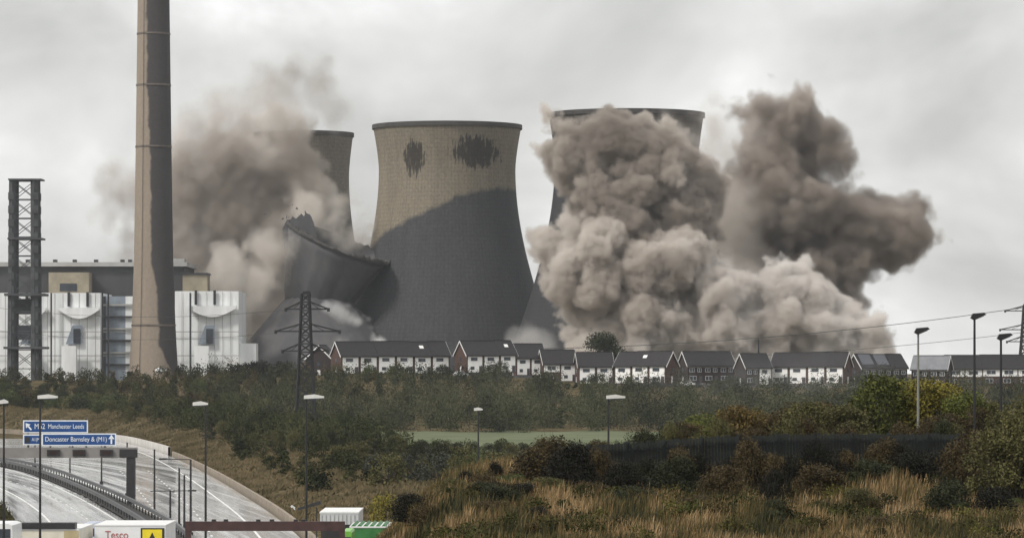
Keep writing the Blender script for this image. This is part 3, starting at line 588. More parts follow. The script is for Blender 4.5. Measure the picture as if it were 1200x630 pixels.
# ------------------------------------------------------------------ houses
brick = mat('red_brown_brick', (.07, .038, .03), .9, .3, 2)
brick_dark = mat('dark_brown_brick', (.03, .022, .021), .9, .3, 2)
white_wall = mat('white_weatherboard', (.86, .86, .85), .6, .05, .6)
tile = mat('dark_roof_tiles', (.013, .011, .013), .75, .35, 1.0)
tile2 = mat('grey_roof_tiles', (.06, .058, .068), .6, .3, 1.0)
pane_m = mat('window_glass', (.05, .06, .075), .12, .4, .5)
frame_m = mat('white_window_frame', (.7, .7, .7), .5, .05, 1)
fascia_m = mat('white_fascia', (.75, .75, .74), .6, .05, 1)
door_m = mat('dark_door', (.06, .05, .06), .5, .2, 1)
solar_m = mat('solar_glass', (.07, .075, .09), .35, .15, .5)
HW, HD, HE, HR = 4.9, 8.0, 5.3, 3.7       # unit width, depth, eaves, roof height
def house_proto(style, endl, endr):
    o = empty('terraced_house', (0, 0, 0)); w = HW / 2 - .006
    bm_ = brick_dark if style == 'brick' else brick
    # walls as a gabled solid
    MB().prism([(-HD / 2, 0), (HD / 2, 0), (HD / 2, HE), (0, HE + HR - .15), (-HD / 2, HE)], 0, -w, w).build('wall', bm_, o)
    rf = MB()
    for s in (-1, 1):
        rf.prism([(0, HE + HR), (s * (HD / 2 + .45), HE - .42), (s * (HD / 2 + .45), HE - .22), (0, HE + HR + .2)], 0, -w - (.35 if endl else 0), w + (.35 if endr else 0))
    r = rf.build('roof', tile, o)
    MB().box(-w, w, -.16, .16, HE + HR + .12, HE + HR + .3).build('ridge', tile, r)
    f = -HD / 2
    if style == 'white':
        pn = MB().box(-w + .34, w - .34, f - .12, f - .003, .25, HE - .25).build('white_panel', white_wall, o)
        wins = ((-.3, 3.5, 1.9, .95),); low = ((-.8, 1.0, 1.1, .9),); ff = f - .12
    elif style == 'half':
        pn = MB().box(-w + .15, w - .15, f - .1, f - .003, 2.75, HE - .3).build('white_panel', white_wall, o)
        wins = ((-.1, 3.35, 2.6, 1.2),); low = ((-.6, .8, 2.1, 1.3),); ff = f - .1
    else:
        pn = MB().box(-w, w, f - .08, f - .003, 4.6, HE - .05).build('white_panel', fascia_m, o)
        wins = ((-1.1, 3.2, 1.6, 1.15), (1.2, 3.2, 1.3, 1.15)); low = ((-.8, .8, 2.1, 1.3),); ff = f - .01
    for q in (wins, low):
        for (cx_, z, ww, hh) in q:
            fr = MB().box(cx_ - ww / 2, cx_ + ww / 2, ff - .06, ff - .003, z, z + hh).build('window', frame_m if style != 'white' else pane_m, o)
            MB().box(cx_ - ww / 2 + .09, cx_ - .05, ff - .075, ff - .062, z + .09, z + hh - .09).build('pane', pane_m, fr)
            MB().box(cx_ + .05, cx_ + ww / 2 - .09, ff - .075, ff - .062, z + .09, z + hh - .09).build('pane', pane_m, fr)
    d = MB().box(w - 1.3, w - .4, ff - .06, ff - .003, 0, 2.05).build('door', door_m, o)
    MB().box(-w - (.3 if endl else 0), w + (.3 if endr else 0), f - .52, f - .45, HE - .55, HE - .3).build('gutter', dark_steel, o)
    for flag, sx_ in ((endl, -1), (endr, 1)):
        if flag:
            bb = MB(); x0 = sx_ * (w + .37)
            for s in (-1, 1): bb.prism([(0, HE + HR - .25), (s * (HD / 2 + .48), HE - .72), (s * (HD / 2 + .48), HE - .3), (0, HE + HR + .18)], 0, x0 - .04, x0 + .04)
            bb.build('barge_board', fascia_m, o)
            gw = MB().box(x0 * .0 + sx_ * (w + .003), sx_ * (w + .05), -.5, .5, 3.3, 4.4); gw.build('window', pane_m, o)
            MB().box(sx_ * (w + .003), sx_ * (w + .05), -.45, .45, .1, 2.1).build('side_door', frame_m, o)
    return o
HP = {}
def house(style, endl, endr):
    key = (style, endl, endr)
    if key not in HP: HP[key] = house_proto(*key); return HP[key]
    return copy_tree(HP[key])
# rows: left u, right u, ridge v, distance, turn in degrees, styles, description
ROWS = [
    (400, 526, 399, 1075, 24, 'wwwwww', 'long white terrace right of pylon'),
    (547, 605, 398, 1080, 26, 'www', 'tall white terrace with dark left gable'),
    (605, 639, 402, 1098, 14, 'ww', 'white pair stepped below dark-gabled terrace'),
    (637, 676, 409, 1095, 12, 'hw', 'part-brick pair left of big tree'),
    (678, 719, 412, 1090, 8, 'ww', 'white pair under big dark tree'),
    (720, 779, 411, 1090, -28, 'www', 'white terrace with dark right gable'),
    (806, 862, 411, 1105, 18, 'bbb', 'dark brick terrace with white trim'),
    (874, 905, 413, 1100, 20, 'bw', 'low pair left of dusty white terrace'),
    (903, 986, 412, 1110, -22, 'wwww', 'dusty white terrace left of solar roof'),
    (1010, 1066, 414, 1110, 26, 'bbb', 'brick terrace with solar roof'),
    (1068, 1108, 416, 1125, -18, 'bb', 'pale-roofed pair behind yellow trees'),
    (1110, 1215, 415, 1140, 6, 'hhhhh', 'far right terrace behind street lamps'),
]
for (u0, u1, vr, Y, rot, styles, desc) in ROWS:
    n = len(styles); a = R(rot); p0 = X(u0, Y); width = (X(u1, Y) - p0) / math.cos(a); uw = width / n; sc = uw / HW
    zt = Zv(vr, Y); z = zt - (HE + HR + .25)
    for i, s in enumerate(styles):
        st = {'w': 'white', 'h': 'half', 'b': 'brick'}[s]; o = house(st, i == 0, i == n - 1)
        d = (i + .5) * uw; dz = random.choice([0, 0, -.12])
        o.location = (p0 + d * math.cos(a) - math.sin(a) * HD / 2, Y + d * math.sin(a) + math.cos(a) * HD / 2, z + dz); o.rotation_euler.z = a; o.scale = (sc, 1, 1)
        look = {'w': 'white house', 'h': 'white-over-brick house', 'b': 'dark brick house'}[s]
        pos = ORD[i] if n > 2 else ['left', 'right'][i]
        tag(o, f'{look}, {pos + " from left" if n > 2 else pos + " half"}, {desc}', 'house', 'terraced houses on the ridge')
        if desc.startswith('brick terrace with solar') and i < 2:
            sp = MB().prism([(-.5, HE + HR - .05), (-3.4, HE + .72), (-3.4, HE + .82), (-.5, HE + HR + .05)], 0, -1.9, 1.9); q = sp.build('solar_panel', solar_m); q.parent = o; q.location.z = .05
        if 'pale-roofed' in desc:
            for c_ in o.children:
                if c_.name.startswith('roof'): c_.data = c_.data.copy(); c_.data.materials[0] = mat('pale_slate', (.17, .175, .19), .5, .15, .6)
        if (vr, i) in ((399, 4), (398, 2), (411, 1)) and st == 'white':
            q = MB().prism([(-1.3, HE + HR - 1.25 + .22), (-2.1, HE + HR - 2.0 + .22), (-2.1, HE + HR - 2.0 + .36), (-1.3, HE + HR - 1.25 + .36)], 0, -.1, 1.0).build('skylight', fascia_m); q.parent = o
# brick house left of the long terrace, half hidden by the pylon
o = house('brick', True, True); Y = 1090; o.location = (X(378, Y), Y, Zv(404, Y) - 9.2); o.rotation_euler.z = R(72); o.scale = (1.2, 1, 1); tag(o, 'red brick house seen gable-on behind the pylon', 'house', 'terraced houses on the ridge')
# hedge block with fence posts left of pylon
wood('dark_hedge', 26, (212, 338, 1095, 1110), (3.4, 4.8), 12, FOL['blackgreen'], 'long near-black hedge between the chimney foot and the pylon', per=420)
hd = bpy.data.objects['dark_hedge']; hd['category'] = 'hedge'; 
# cars and vans parked at the gable ends
car_white = mat('white_car_paint', (.75, .76, .77), .25, .05, 1); tyre_m = mat('tyre_rubber', (.02, .02, .02), .8, .2, 4)
def small_car(u, v, Y, rz, label):
    o = empty('parked_car', (0, 0, 0), label, 'car', 'cars parked by the houses')
    MB().prism([(-2, .3), (2, .3), (2.05, .75), (1.2, .9), (.6, 1.4), (-1.2, 1.42), (-1.9, .95), (-2.05, .7)], 1, -.85, .85).build('body', car_white, o)
    MB().prism([(1.05, .93), (.56, 1.34), (-1.1, 1.36), (-1.6, .98)], 1, -.87, .87).build('window', pane_m, o)
    for x in (-1.25, 1.25):
        for y in (-.8, .8):
            b = MB(); b.beam((x, y - .1, .32), (x, y + .1, .32), .32, .32, 14); b.build('wheel', tyre_m, o)
    p = P(u, v, Y); o.location = (p.x, p.y, p.z); o.rotation_euler.z = R(rz); return o
small_car(540, 441, 1055, 20, 'white car parked on the slope left of the tall white terrace')
small_car(806, 452, 1070, -20, 'white car parked by the dark gable in the middle of the houses')
small_car(190, 436, 1200, 25, 'white car at the foot of the chimney')
# mast between roofs
ms = empty('thin_mast', P(889, 440, 1130), 'thin dark mast rising between the brick and white roofs', 'mast'); b = MB(); p = P(889, 440, 1130); b.beam(p, P(889, 397, 1130), .3, .22, 8); b.build('pole', dark_steel, ms); MB().box(p.x - .45, p.x + .45, p.y - .45, p.y + .45, p.z - .2, p.z + .5).build('base', dark_steel, ms)

# ------------------------------------------------------------------ pylons and wires
pyl_m = mat('pylon_steel', (.010, .010, .012), .6, .3, 1)
def pylon(u, Y, v_top, v_base, arms, label, wtop=5, wbase=22, rz=0.0):
    k = Y / F; x = X(u, Y); zb = Zv(v_base, Y); zt = Zv(v_top, Y); o = empty('pylon', (x, Y, zb), label, 'pylon')
    def hw(z): return (wbase + (wtop - wbase) * ((z - zb) / (zt - zb)) ** .75) * k / 2
    for sx_ in (-1, 1):
        for sy in (-1, 1):
            b = MB(); zz = np.linspace(zb, zt, 10)
            for i in range(9): b.beam((x + sx_ * hw(zz[i]), Y + sy * hw(zz[i]), zz[i]), (x + sx_ * hw(zz[i+1]), Y + sy * hw(zz[i+1]), zz[i+1]), .27)
            b.build('leg', pyl_m, o)
    zz = np.concatenate([np.linspace(zb, zb + (zt - zb) * .5, 6), np.linspace(zb + (zt - zb) * .5, zt, 9)[1:]])
    for i in range(len(zz) - 1):
        b = MB(); a, c = hw(zz[i]), hw(zz[i+1])
        for s in (-1, 1):
            b.beam((x - a, Y + s * a, zz[i]), (x + c, Y + s * c, zz[i+1]), .16); b.beam((x + a, Y + s * a, zz[i]), (x - c, Y + s * c, zz[i+1]), .16)
            b.beam((x + s * a, Y - a, zz[i]), (x + s * c, Y + c, zz[i+1]), .16); b.beam((x + s * a, Y + a, zz[i]), (x + s * c, Y - c, zz[i+1]), .16)
            b.beam((x - c, Y + s * c, zz[i+1]), (x + c, Y + s * c, zz[i+1]), .16)
        b.build('bracing', pyl_m, o)
    for v, l, r in arms:
        for s, ln in ((-1, l), (1, r)):
            z = Zv(v, Y); tip = (x + s * ln * k, Y, z); b = MB(); h = hw(z)
            for sy in (-1, 1):
                b.beam((x + s * h, Y + sy * h, z), tip, .2); b.beam((x + s * h, Y + sy * h, z + 1.5), tip, .2)
            b.beam((x + s * (h + ln * k) / 2, Y, z), (x + s * h, Y, z + 1.5), .08)
            ar = b.build('cross_arm', pyl_m, o)
            q = MB(); q.beam((tip[0], tip[1], tip[2] + .25), (tip[0], tip[1], tip[2] - .5), .32, .32, 8); q.build('insulator', dark_steel, ar)
    q = MB(); q.box(x - 3 * k, x + 6 * k, Y - .3, Y + .3, zt, zt + .5); q.build('cap', pyl_m, o)
    return o
pylon(358, 790, 344, 500, [(362, 23, 27), (388, 35, 40), (411, 27, 26)], 'dark steel lattice pylon with cross arms standing before the long white terrace', 9, 24)
pylon(1202, 1180, 358, 440, [(364, 24, 24), (386, 30, 30), (400, 22, 22)], 'hazy steel pylon cut off by the right edge of the picture', 5, 18)
wire_m = mat('cable', (.03, .03, .033), .6, .2, 1)
def wire(a, b, sag, r, label, group='overhead power cables'):
    mb = MB(); n = 24; pts = []
    for i in range(n + 1):
        t = i / n; p = a.lerp(b, t); p.z -= sag * 4 * t * (1 - t); pts.append(p)
    for i in range(n): mb.beam(pts[i], pts[i+1], r, r, 5)
    o = mb.build('power_cable', wire_m); tag(o, label, 'cable', group); return o
wire(P(1200, 360, 1180), P(560, 409, 1250), 3.2, .10, 'overhead cable crossing the dust cloud above the right-hand houses')
wire(P(1224, 386, 1180), P(640, 420, 1260), 3.0, .07, 'lower faint overhead cable just above the right-hand roofs')
wire(P(323, 390, 790), P(-60, 378, 900), 2.5, .035, 'thin cable from the middle left arm of the pylon across the white building')
wire(P(335, 363, 790), P(-60, 352, 900), 2.5, .035, 'thin cable from the top left arm of the pylon past the chimney')

# ------------------------------------------------------------------ street lamps
head_m = mat('pale_lamp_head', (.62, .62, .6), .4, .1, 2)
def lamp(u, v, Y, label, head='flat', hl=1.2, side=1, r=.085, pole=black_steel, zb=None, hm=None):
    t = P(u, v, Y); zb = Tz(t.x, Y) if zb is None else zb
    o = empty('street_lamp', (t.x, Y, zb), label, 'street lamp', 'street lamps'); b = MB()
    b.beam((t.x, Y, zb - .1), (t.x, Y, zb + 1.4), r * 1.5, r * 1.5, 10); b.build('base', pole, o)
    b = MB(); b.beam((t.x, Y, zb + 1.4), (t.x, Y, t.z), r * 1.05, r * .7, 10); b.build('pole', pole, o)
    if head == 'flat':
        x0, x1 = (t.x - .15, t.x + hl) if side > 0 else (t.x - hl, t.x + .15)
        if side == 0: x0, x1 = t.x - hl / 2, t.x + hl / 2
        b = MB(); b.prism([(x0, t.z), (x1, t.z + .06), (x1, t.z + .17), ((x0 + x1) / 2, t.z + .30), (x0, t.z + .22)], 1, Y - .17, Y + .17); hd_ = b.build('lamp_head', hm or head_m, o)
        MB().box(x0 + .35, x1 - .1, Y - .13, Y + .13, t.z - .05, t.z - .002).build('lens', pane_m, hd_)
    elif head == 'tilt':
        b = MB(); b.beam((t.x, Y, t.z), (t.x + .1, Y, t.z + .15), r * .7, r * .7, 8); b.build('bracket', pole, o)
        b = MB(); b.prism([(t.x - .22, t.z - .02), (t.x - .05, t.z - .12), (t.x + .62, t.z + .16), (t.x + .5, t.z + .27), (t.x - .1, t.z + .22)], 1, Y - .18, Y + .18); hd_ = b.build('lamp_head', hm or pole, o)
        b = MB(); b.prism([(t.x - .02, t.z - .14), (t.x + .5, t.z + .08), (t.x + .5, t.z + .1), (t.x - .02, t.z - .115)], 1, Y - .14, Y + .14); b.build('lens', pane_m, hd_)
    return o
lamp(47, 467, 250, 'tall black street lamp with flat pale head crossing the blue signs', side=1, hl=1.15)
lamp(4.5, 473, 245, 'black street lamp at the left edge with pale head', side=0, hl=.55)
lamp(241, 475, 255, 'tall black street lamp with pale head over the right carriageway', side=-1, hl=.85)
lamp(359, 467, 250, 'tall black street lamp with pale head in front of the pylon foot', side=1, hl=1.15)
lamp(560.5, 481, 330, 'thin street lamp standing behind the grassy mound, seen end-on', side=0, hl=.75, r=.09)
lamp(713, 467, 262, 'black street lamp with pale head rising over the fence on the mound', side=1, hl=1.15)
grey_pole = mat('grey_lamp_column', (.19, .19, .17), .6, .2, 1)
lamp(1076, 389, 207, 'slim grey street lamp with small head among the autumn trees', head='tilt', pole=grey_pole, r=.075, hm=black_steel)
lamp(1142, 372, 205, 'tallest black street lamp with tilted head at the right', head='tilt', r=.085)
lamp(1173, 396, 205, 'black street lamp with tilted head nearest the right edge', head='tilt', r=.085)
# slim motorway posts in the central reservation
for k, (u, vb, vt, arm) in enumerate(((41, 548, 520, 0), (82, 557, 520, 0), (119, 567, 520, 0), (149, 581, 518, 0), (181, 601, 526, 0), (199.5, 618, 575, 26), (210, 618, 548, 0), (216, 622, 556, 0), (223.5, 628, 538, -32))):
    Y = -RZ * F / (vb - HZ); p = P(u, vb, Y); t = P(u, vt, Y)
    o = empty('roadside_post', (p.x, Y, RZ), f'slim dark post by the motorway, {ORD[k]} from the left', 'post', 'slim motorway posts')
    b = MB(); b.beam((p.x, Y, RZ - .2), (t.x, Y, t.z), .11, .08, 8); b.build('pole', dark_steel, o)
    MB().box(p.x - .2, p.x + .2, Y - .2, Y + .2, RZ - .1, RZ + .35).build('base', dark_steel, o)
    if arm:
        q = MB(); w = arm * Y / F; q.beam((t.x - (.9 * abs(w) if arm > 0 else -w * 0), Y, t.z), (t.x + w, Y, t.z + .05), .05); q.build('arm', dark_steel, o)
        MB().box(t.x + w - .35, t.x + w + .35, Y - .12, Y + .12, t.z - .02, t.z + .12).build('lamp_head', dark_steel, o)

# ------------------------------------------------------------------ sign gantry
GY = 394
gan = empty('sign_gantry', P(153, 590, GY), 'grey motorway sign gantry spanning the road with a dark right-hand leg', 'gantry')
gan.location.z = RZ; gm = mat('gantry_grey', (.20, .19, .185), .6, .15, .5)
MB().pbox(-30, 160, 524, 536, GY, 1.2).build('beam', gm, gan)
for u in (32, 58, 84, 100, 122): MB().pbox(u, u + 2, 490 if u < 104 else 507, 524, GY + .7, .2).build('sign_support', dark_steel, gan)
MB().box(X(149, GY), X(158, GY), GY - .02, GY + .9, RZ - .2, Zv(528.5, GY)).build('leg', dark_steel, gan)
MB().pbox(140, 161, 526, 535.5, GY - .15, .1).build('leg_bracket', dark_steel, gan)
for u in (55, 85, 117): 
    mx_ = MB().pbox(u, u + 15, 526.5, 534, GY - .3, .27).build('matrix_signal', dark_steel, gan); MB().pbox(u + 2, u + 13, 528, 532.5, GY - .32, .015).build('screen', mat('unlit_matrix', (.02, .009, .008), .3, .3, 5), mx_)
blue = mat('motorway_blue', (.006, .058, .215), .4, .15, .6); wsign = mat('sign_white', (.72, .76, .8), .4, .05, 1)
def text(parent, body, x, y, z, size, m, rx=math.pi / 2, w=None):
    cu = bpy.data.curves.new('lettering', 'FONT'); cu.body = body; cu.size = size; cu.extrude = .012; cu.align_y = 'CENTER'
    tmp = bpy.data.objects.new('tmp', cu); COL.objects.link(tmp); bpy.context.view_layer.update()
    me = bpy.data.meshes.new_from_object(tmp.evaluated_get(bpy.context.evaluated_depsgraph_get())); bpy.data.objects.remove(tmp)
    me.materials.clear(); o = link_mesh('lettering', me, m, parent)
    xsn = [v.co.x for v in me.vertices]; sw = (w / (max(xsn) - min(xsn))) if w else 1
    l = rootloc(parent); o.location = (x - l.x, y - l.y, z - l.z); o.rotation_euler = (rx, 0, 0); o.scale = (sw, 1, 1); return o
def sign(u0, u1, v0, v1, label):
    o = empty('road_sign', P((u0 + u1) / 2, v1, GY), label, 'road sign', 'blue motorway signs'); o.location.y = GY + .5
    MB().pbox(u0, u1, v0, v1, GY + .5, .12).build('border', wsign, o); MB().pbox(u0 + 1.4, u1 - 1.4, v0 + 1.4, v1 - 1.4, GY + .48, .015).build('panel', blue, o); return o
def arrow(parent, u, v, ang, size):
    c = P(u, v, GY + .45); q = Matrix.Rotation(ang, 3, 'Y'); mb = MB(); s = size
    for poly in ([(-.09, -.5), (.09, -.5), (.09, .1), (-.09, .1)], [(-.34, .05), (.34, .05), (0, .55)]):
        pts = [q @ Vector((a * s, 0, b_ * s)) for a, b_ in poly]; mb.prism([(c.x + p.x, c.z + p.z) for p in pts], 1, GY + .452, GY + .474)
    mb.build('arrow', wsign, parent)
k = GY / F
s1 = sign(27, 103, 492, 507, 'upper blue motorway sign with an arrow slanting left')
arrow(s1, 33.5, 499.5, R(-40), 10 * k); text(s1, 'M62', X(39.5, GY), GY + .465, Zv(499.5, GY), 9 * k, wsign, w=12 * k); text(s1, 'Manchester Leeds', X(55.5, GY), GY + .465, Zv(499.5, GY), 7.6 * k, wsign, w=42 * k)
s2 = sign(49, 136, 507.4, 522, 'lower blue motorway sign with a straight-ahead arrow')
text(s2, 'Doncaster Barnsley & (M1)', X(52, GY), GY + .465, Zv(514.5, GY), 7.8 * k, wsign, w=72 * k); arrow(s2, 130.5, 514.5, 0, 10.5 * k)
s3 = sign(27, 48.6, 508.5, 521, 'small blue sign panel with a black symbol left of the lower motorway sign')
MB().pbox(29.5, 35, 511.5, 518.5, GY + .455, .018).build('black_symbol', dark_steel, s3); text(s3, 'A1(M)', X(36.5, GY), GY + .465, Zv(514.7, GY), 5.5 * k, wsign, w=10.5 * k)

# ------------------------------------------------------------------ near gantry, lorries
rust = mat('dark_red_steel', (.055, .026, .024), .6, .3, 1.5)
NY = 232; nz_ = Tz(X(300, NY), NY)
ng = empty('portal_frame', (X(222, NY), NY, -14.2), 'low dark red steel portal beam across the bottom of the road', 'gantry')
MB().pbox(217, 404, 610.5, 621.5, NY, .5).build('beam', rust, ng)
MB().box(X(217, NY), X(223.5, NY), NY + .02, NY + .45, -14.2, Zv(621.6, NY)).build('leg', rust, ng); MB().box(X(398, NY), X(404, NY), NY + .02, NY + .45, -14.2, Zv(621.6, NY)).build('leg', rust, ng)
for u in (248, 262, 300, 316, 344, 353): MB().pbox(u, u + 5, 608, 610.4, NY + .1, .3).build('signal_box', dark_steel, ng)
white_truck = mat('white_lorry_panel', (.74, .75, .76), .35, .06, .8); red_txt = mat('red_lettering', (.42, .13, .12), .5, .1, 2); yel = mat('yellow_panel', (.75, .6, .02), .4, .08, 2)
cream = mat('cream_panel', (.68, .64, .54), .4, .1, 1); buff = mat('buff_panel', (.42, .35, .2), .6, .15, 1); lblue = mat('pale_blue_paint', (.42, .46, .58), .3, .1, 1)
green_p = mat('green_tarpaulin', (.035, .17, .045), .55, .25, 1.5); lime = mat('lime_green_paint', (.16, .42, .06), .4, .15, 1)
def wheels(o, xs_, ys_, z0, l):
    for x in xs_:
        for y in ys_:
            b = MB(); b.beam((x - .15, y, z0 + .5), (x + .15, y, z0 + .5), .5, .5, 18); w = b.build('wheel', tyre_m, o); q = MB(); q.beam((x - .16, y, z0 + .5), (x + .16, y, z0 + .5), .24, .24, 12); q.build('hub', galv, w)
TZ0 = -16.0
def lorry(u0, u1, Y, v_top, length, body_m, label, cab_m, name='lorry', bh=None):
    x0, x1 = X(u0, Y), X(u1, Y); zt = Zv(v_top, Y); zg = TZ0
    o = empty(name, ((x0 + x1) / 2, Y, zg), label, 'lorry')
    zb_ = zg + 1.1 if bh is None else zt - bh
    bd = MB().box(x0, x1, Y, Y + length, zb_, zt).build('box_body', body_m, o)
    if bh: MB().box(x0 + .06, x1 - .06, Y + .06, Y + length - .06, zg + 1.12, zb_ - .004).build('underbody', dark_steel, o)
    MB().box(x0 - .03, x1 + .03, Y - .03, Y + length + .03, zt + .003, zt + .1).build('roof_edge', frame_m, bd)
    MB().box(x0 + .1, x1 - .1, Y + .3, Y + length + 2.2, zg + .55, zg + 1.09).build('chassis', dark_steel, o)
    cb_ = MB().prism([(Y + length + .35, zg + .8), (Y + length + 2.4, zg + .8), (Y + length + 2.4, zg + 2.0), (Y + length + 2.1, zg + 3.0), (Y + length + .35, zg + 3.1)], 0, x0 + .05, x1 - .05).build('cab', cab_m, o)
    MB().box(x0 + .2, x1 - .2, Y + length + 2.2, Y + length + 2.43, zg + 2.05, zg + 2.7).build('windscreen', pane_m, cb_)
    wheels(o, (x0 + .2, x1 - .2), (Y + 1.2, Y + 2.4, Y + length + 1.4), zg, length)
    return o, bd, x0, x1, zt
# white supermarket lorry with red lettering and a yellow panel
LYR = 268; o, bd, x0, x1, zt = lorry(111, 194, LYR, 616, 8.0, white_truck, 'white box lorry with red lettering and a black-framed yellow panel', white_truck)
MB().box(X(165, LYR), X(192.5, LYR), LYR - .05, LYR - .005, zt - 2.4, zt - .12).build('black_frame', dark_steel, bd)
yp = MB().box(X(167, LYR), X(190, LYR), LYR - .075, LYR - .052, zt - 2.2, zt - .22).build('yellow_panel', yel, bd)
b = MB(); b.prism([(X(175, LYR), zt - .85), (X(182, LYR), zt - .85), (X(178.5, LYR), zt - .42)], 1, LYR - .095, LYR - .078); b.build('black_symbol', dark_steel, yp)
text(bd, 'Tesco', X(123, LYR), LYR - .02, zt - .62, .78, red_txt, w=27 * LYR / F)
MB().box(X(123, LYR), X(150, LYR), LYR - .02, LYR - .005, zt - 1.35, zt - 1.22).build('stripe', red_txt, bd)
# cream lorry with a black roof bar, bottom left
LY2 = 262; o, bd, x0, x1, zt = lorry(16, 92, LY2, 621, 9.0, cream, 'cream lorry with a black roof bar in the bottom left corner', cream)
MB().box(X(18, LY2), X(88, LY2), LY2 - .12, LY2 + 1.2, zt + .12, zt + .52).build('black_roof_bar', dark_steel, bd)
MB().box(X(75, LY2), X(92.2, LY2), LY2 - .06, LY2 - .005, zt - 2, zt - .02).build('buff_end_panel', buff, bd)
MB().box(X(11, LY2), X(16, LY2) - .02, LY2 + .6, LY2 + 2, TZ0 + .9, zt - .4).build('cab_side', white_truck, bd)
b = MB(); b.box(X(20, LY2), X(70, LY2), LY2 - .04, LY2 - .005, zt - 1.0, zt - .62); b.build('dark_stripe', dark_steel, bd)
# white van at the corner, pale blue van
def van(u0, u1, Y, v_top, m, label):
    x0, x1 = X(u0, Y), X(u1, Y); zt = Zv(v_top, Y); zg = TZ0; o = empty('van', ((x0 + x1) / 2, Y, zg), label, 'van'); c = (x1 - x0)
    bd = MB().prism([(x0, zg + .4), (x1, zg + .4), (x1, zg + 1.6), (x1 - c * .07, zt - .12), (x1 - c * .2, zt), (x0 + c * .2, zt), (x0 + c * .07, zt - .12), (x0, zg + 1.6)], 1, Y, Y + 5.0).build('body', m, o)
    MB().box(x0 + c * .12, x1 - c * .12, Y - .03, Y - .004, zt - .95, zt - .35).build('rear_window', pane_m, bd)
    wheels(o, (x0 + .15, x1 - .15), (Y + 1, Y + 4), zg, 5); return o
van(-24, 17, 255, 613, white_truck, 'white van with rounded roof cut off by the left edge')
van(94, 112.5, 290, 613, lblue, 'pale blue van between the cream lorry and the white lettered lorry')
# green vehicles on the right
GL = 250; o, bd, x0, x1, zt = lorry(410, 456, GL, 618, 7, green_p, 'lorry with a green tarpaulin top at the foot of the mound', white_truck)
b = MB()
for i in range(6): b.prism([(X(411, GL) + .4 * i, zt + .11), (X(411, GL) + .4 * i + .3, zt + .11), (X(411, GL) + .4 * i + .15, zt + .24)], 1, GL + .2, GL + 6.8)
b.build('tarpaulin_folds', green_p, bd)
van(399, 413, 241, 622, lime, 'lime green van left of the green tarpaulin lorry')
LY3 = 258; o, bd, x0, x1, zt = lorry(375, 420, LY3, 601, 8, mat('grey_white_panel', (.5, .5, .52), .5, .1, 1), 'pale grey box trailer behind the right end of the portal beam', white_truck, bh=.75)
for i in range(9): MB().box(X(377 + i * 4.8, LY3), X(377.7 + i * 4.8, LY3), LY3 - .03, LY3 - .004, zt - .72, zt - .1).build('side_rib', galv, bd)
b = empty('white_road_sign', P(350, 640, 372), 'small slanted white board beside the road behind the portal beam', 'sign'); q = MB(); q.beam(P(341, 592, 372), P(358, 605, 372), .16, .16); q.build('board', white_truck, b); q = MB(); q.beam(P(350, 640, 372), P(350, 599, 372), .06); q.build('post', dark_steel, b)
o = empty('camera_post', P(374, 630, 300), 'dark post with a tilted camera head right of the lamp before the pylon', 'camera post'); q = MB(); q.beam(P(371, 650, 300), P(371, 594, 300), .06, .05, 8); q.build('pole', dark_steel, o)
q = MB(); q.beam(P(349, 596, 300), P(376, 588, 300), .13, .2); q.build('camera_head', dark_steel, o)

# ------------------------------------------------------------------ the grassy mound
# fence: dark boarded panels between posts
fen = mat('dark_green_fence', (.010, .014, .013), .8, .3, 1.2)
def fpt(u):
    Y = np.interp(u, [690, 1130], [176, 197]); x = X(u, Y); return x, float(Y)
x0, y0 = fpt(690); fo = empty('boarded_fence', (x0, y0, Tz(x0, y0)), 'long near-black boarded fence crossing the grassy mound', 'fence')
us_ = np.linspace(690, 1130, 11)
for i, u in enumerate(us_):
    x, y = fpt(u); z = Tz(x, y); top = Zv(np.interp(u, [690, 760, 850, 1000, 1130], [521, 517, 510, 508, 508]), y)
    MB().box(x - .06, x + .06, y - .06, y + .06, z - .3, top + .06).build('post', fen, fo)
    if i:
        xa, ya, za, ta = prev; n = 12; lx_ = (x - xa) / n
        for j in range(n):
            t = (j + .5) / n; bx_ = xa + (x - xa) * t; by = ya + (y - ya) * t; zt_ = ta + (top - ta) * t + random.uniform(-.06, .05); zb_ = za + (z - za) * t
            MB().box(bx_ - lx_ * .42, bx_ + lx_ * .42, by - .012 + random.uniform(-.006, .006) - .08, by + .012 - .08, zb_ - .1, zt_).build('board', fen, fo)
        q = MB(); q.beam((xa, ya - .03, ta - .35), (x, y - .03, top - .35), .05); q.beam((xa, ya - .03, za + .5), (x, y - .03, z + .5), .05); q.build('rail', fen, fo)
    prev = (x, y, z, top)
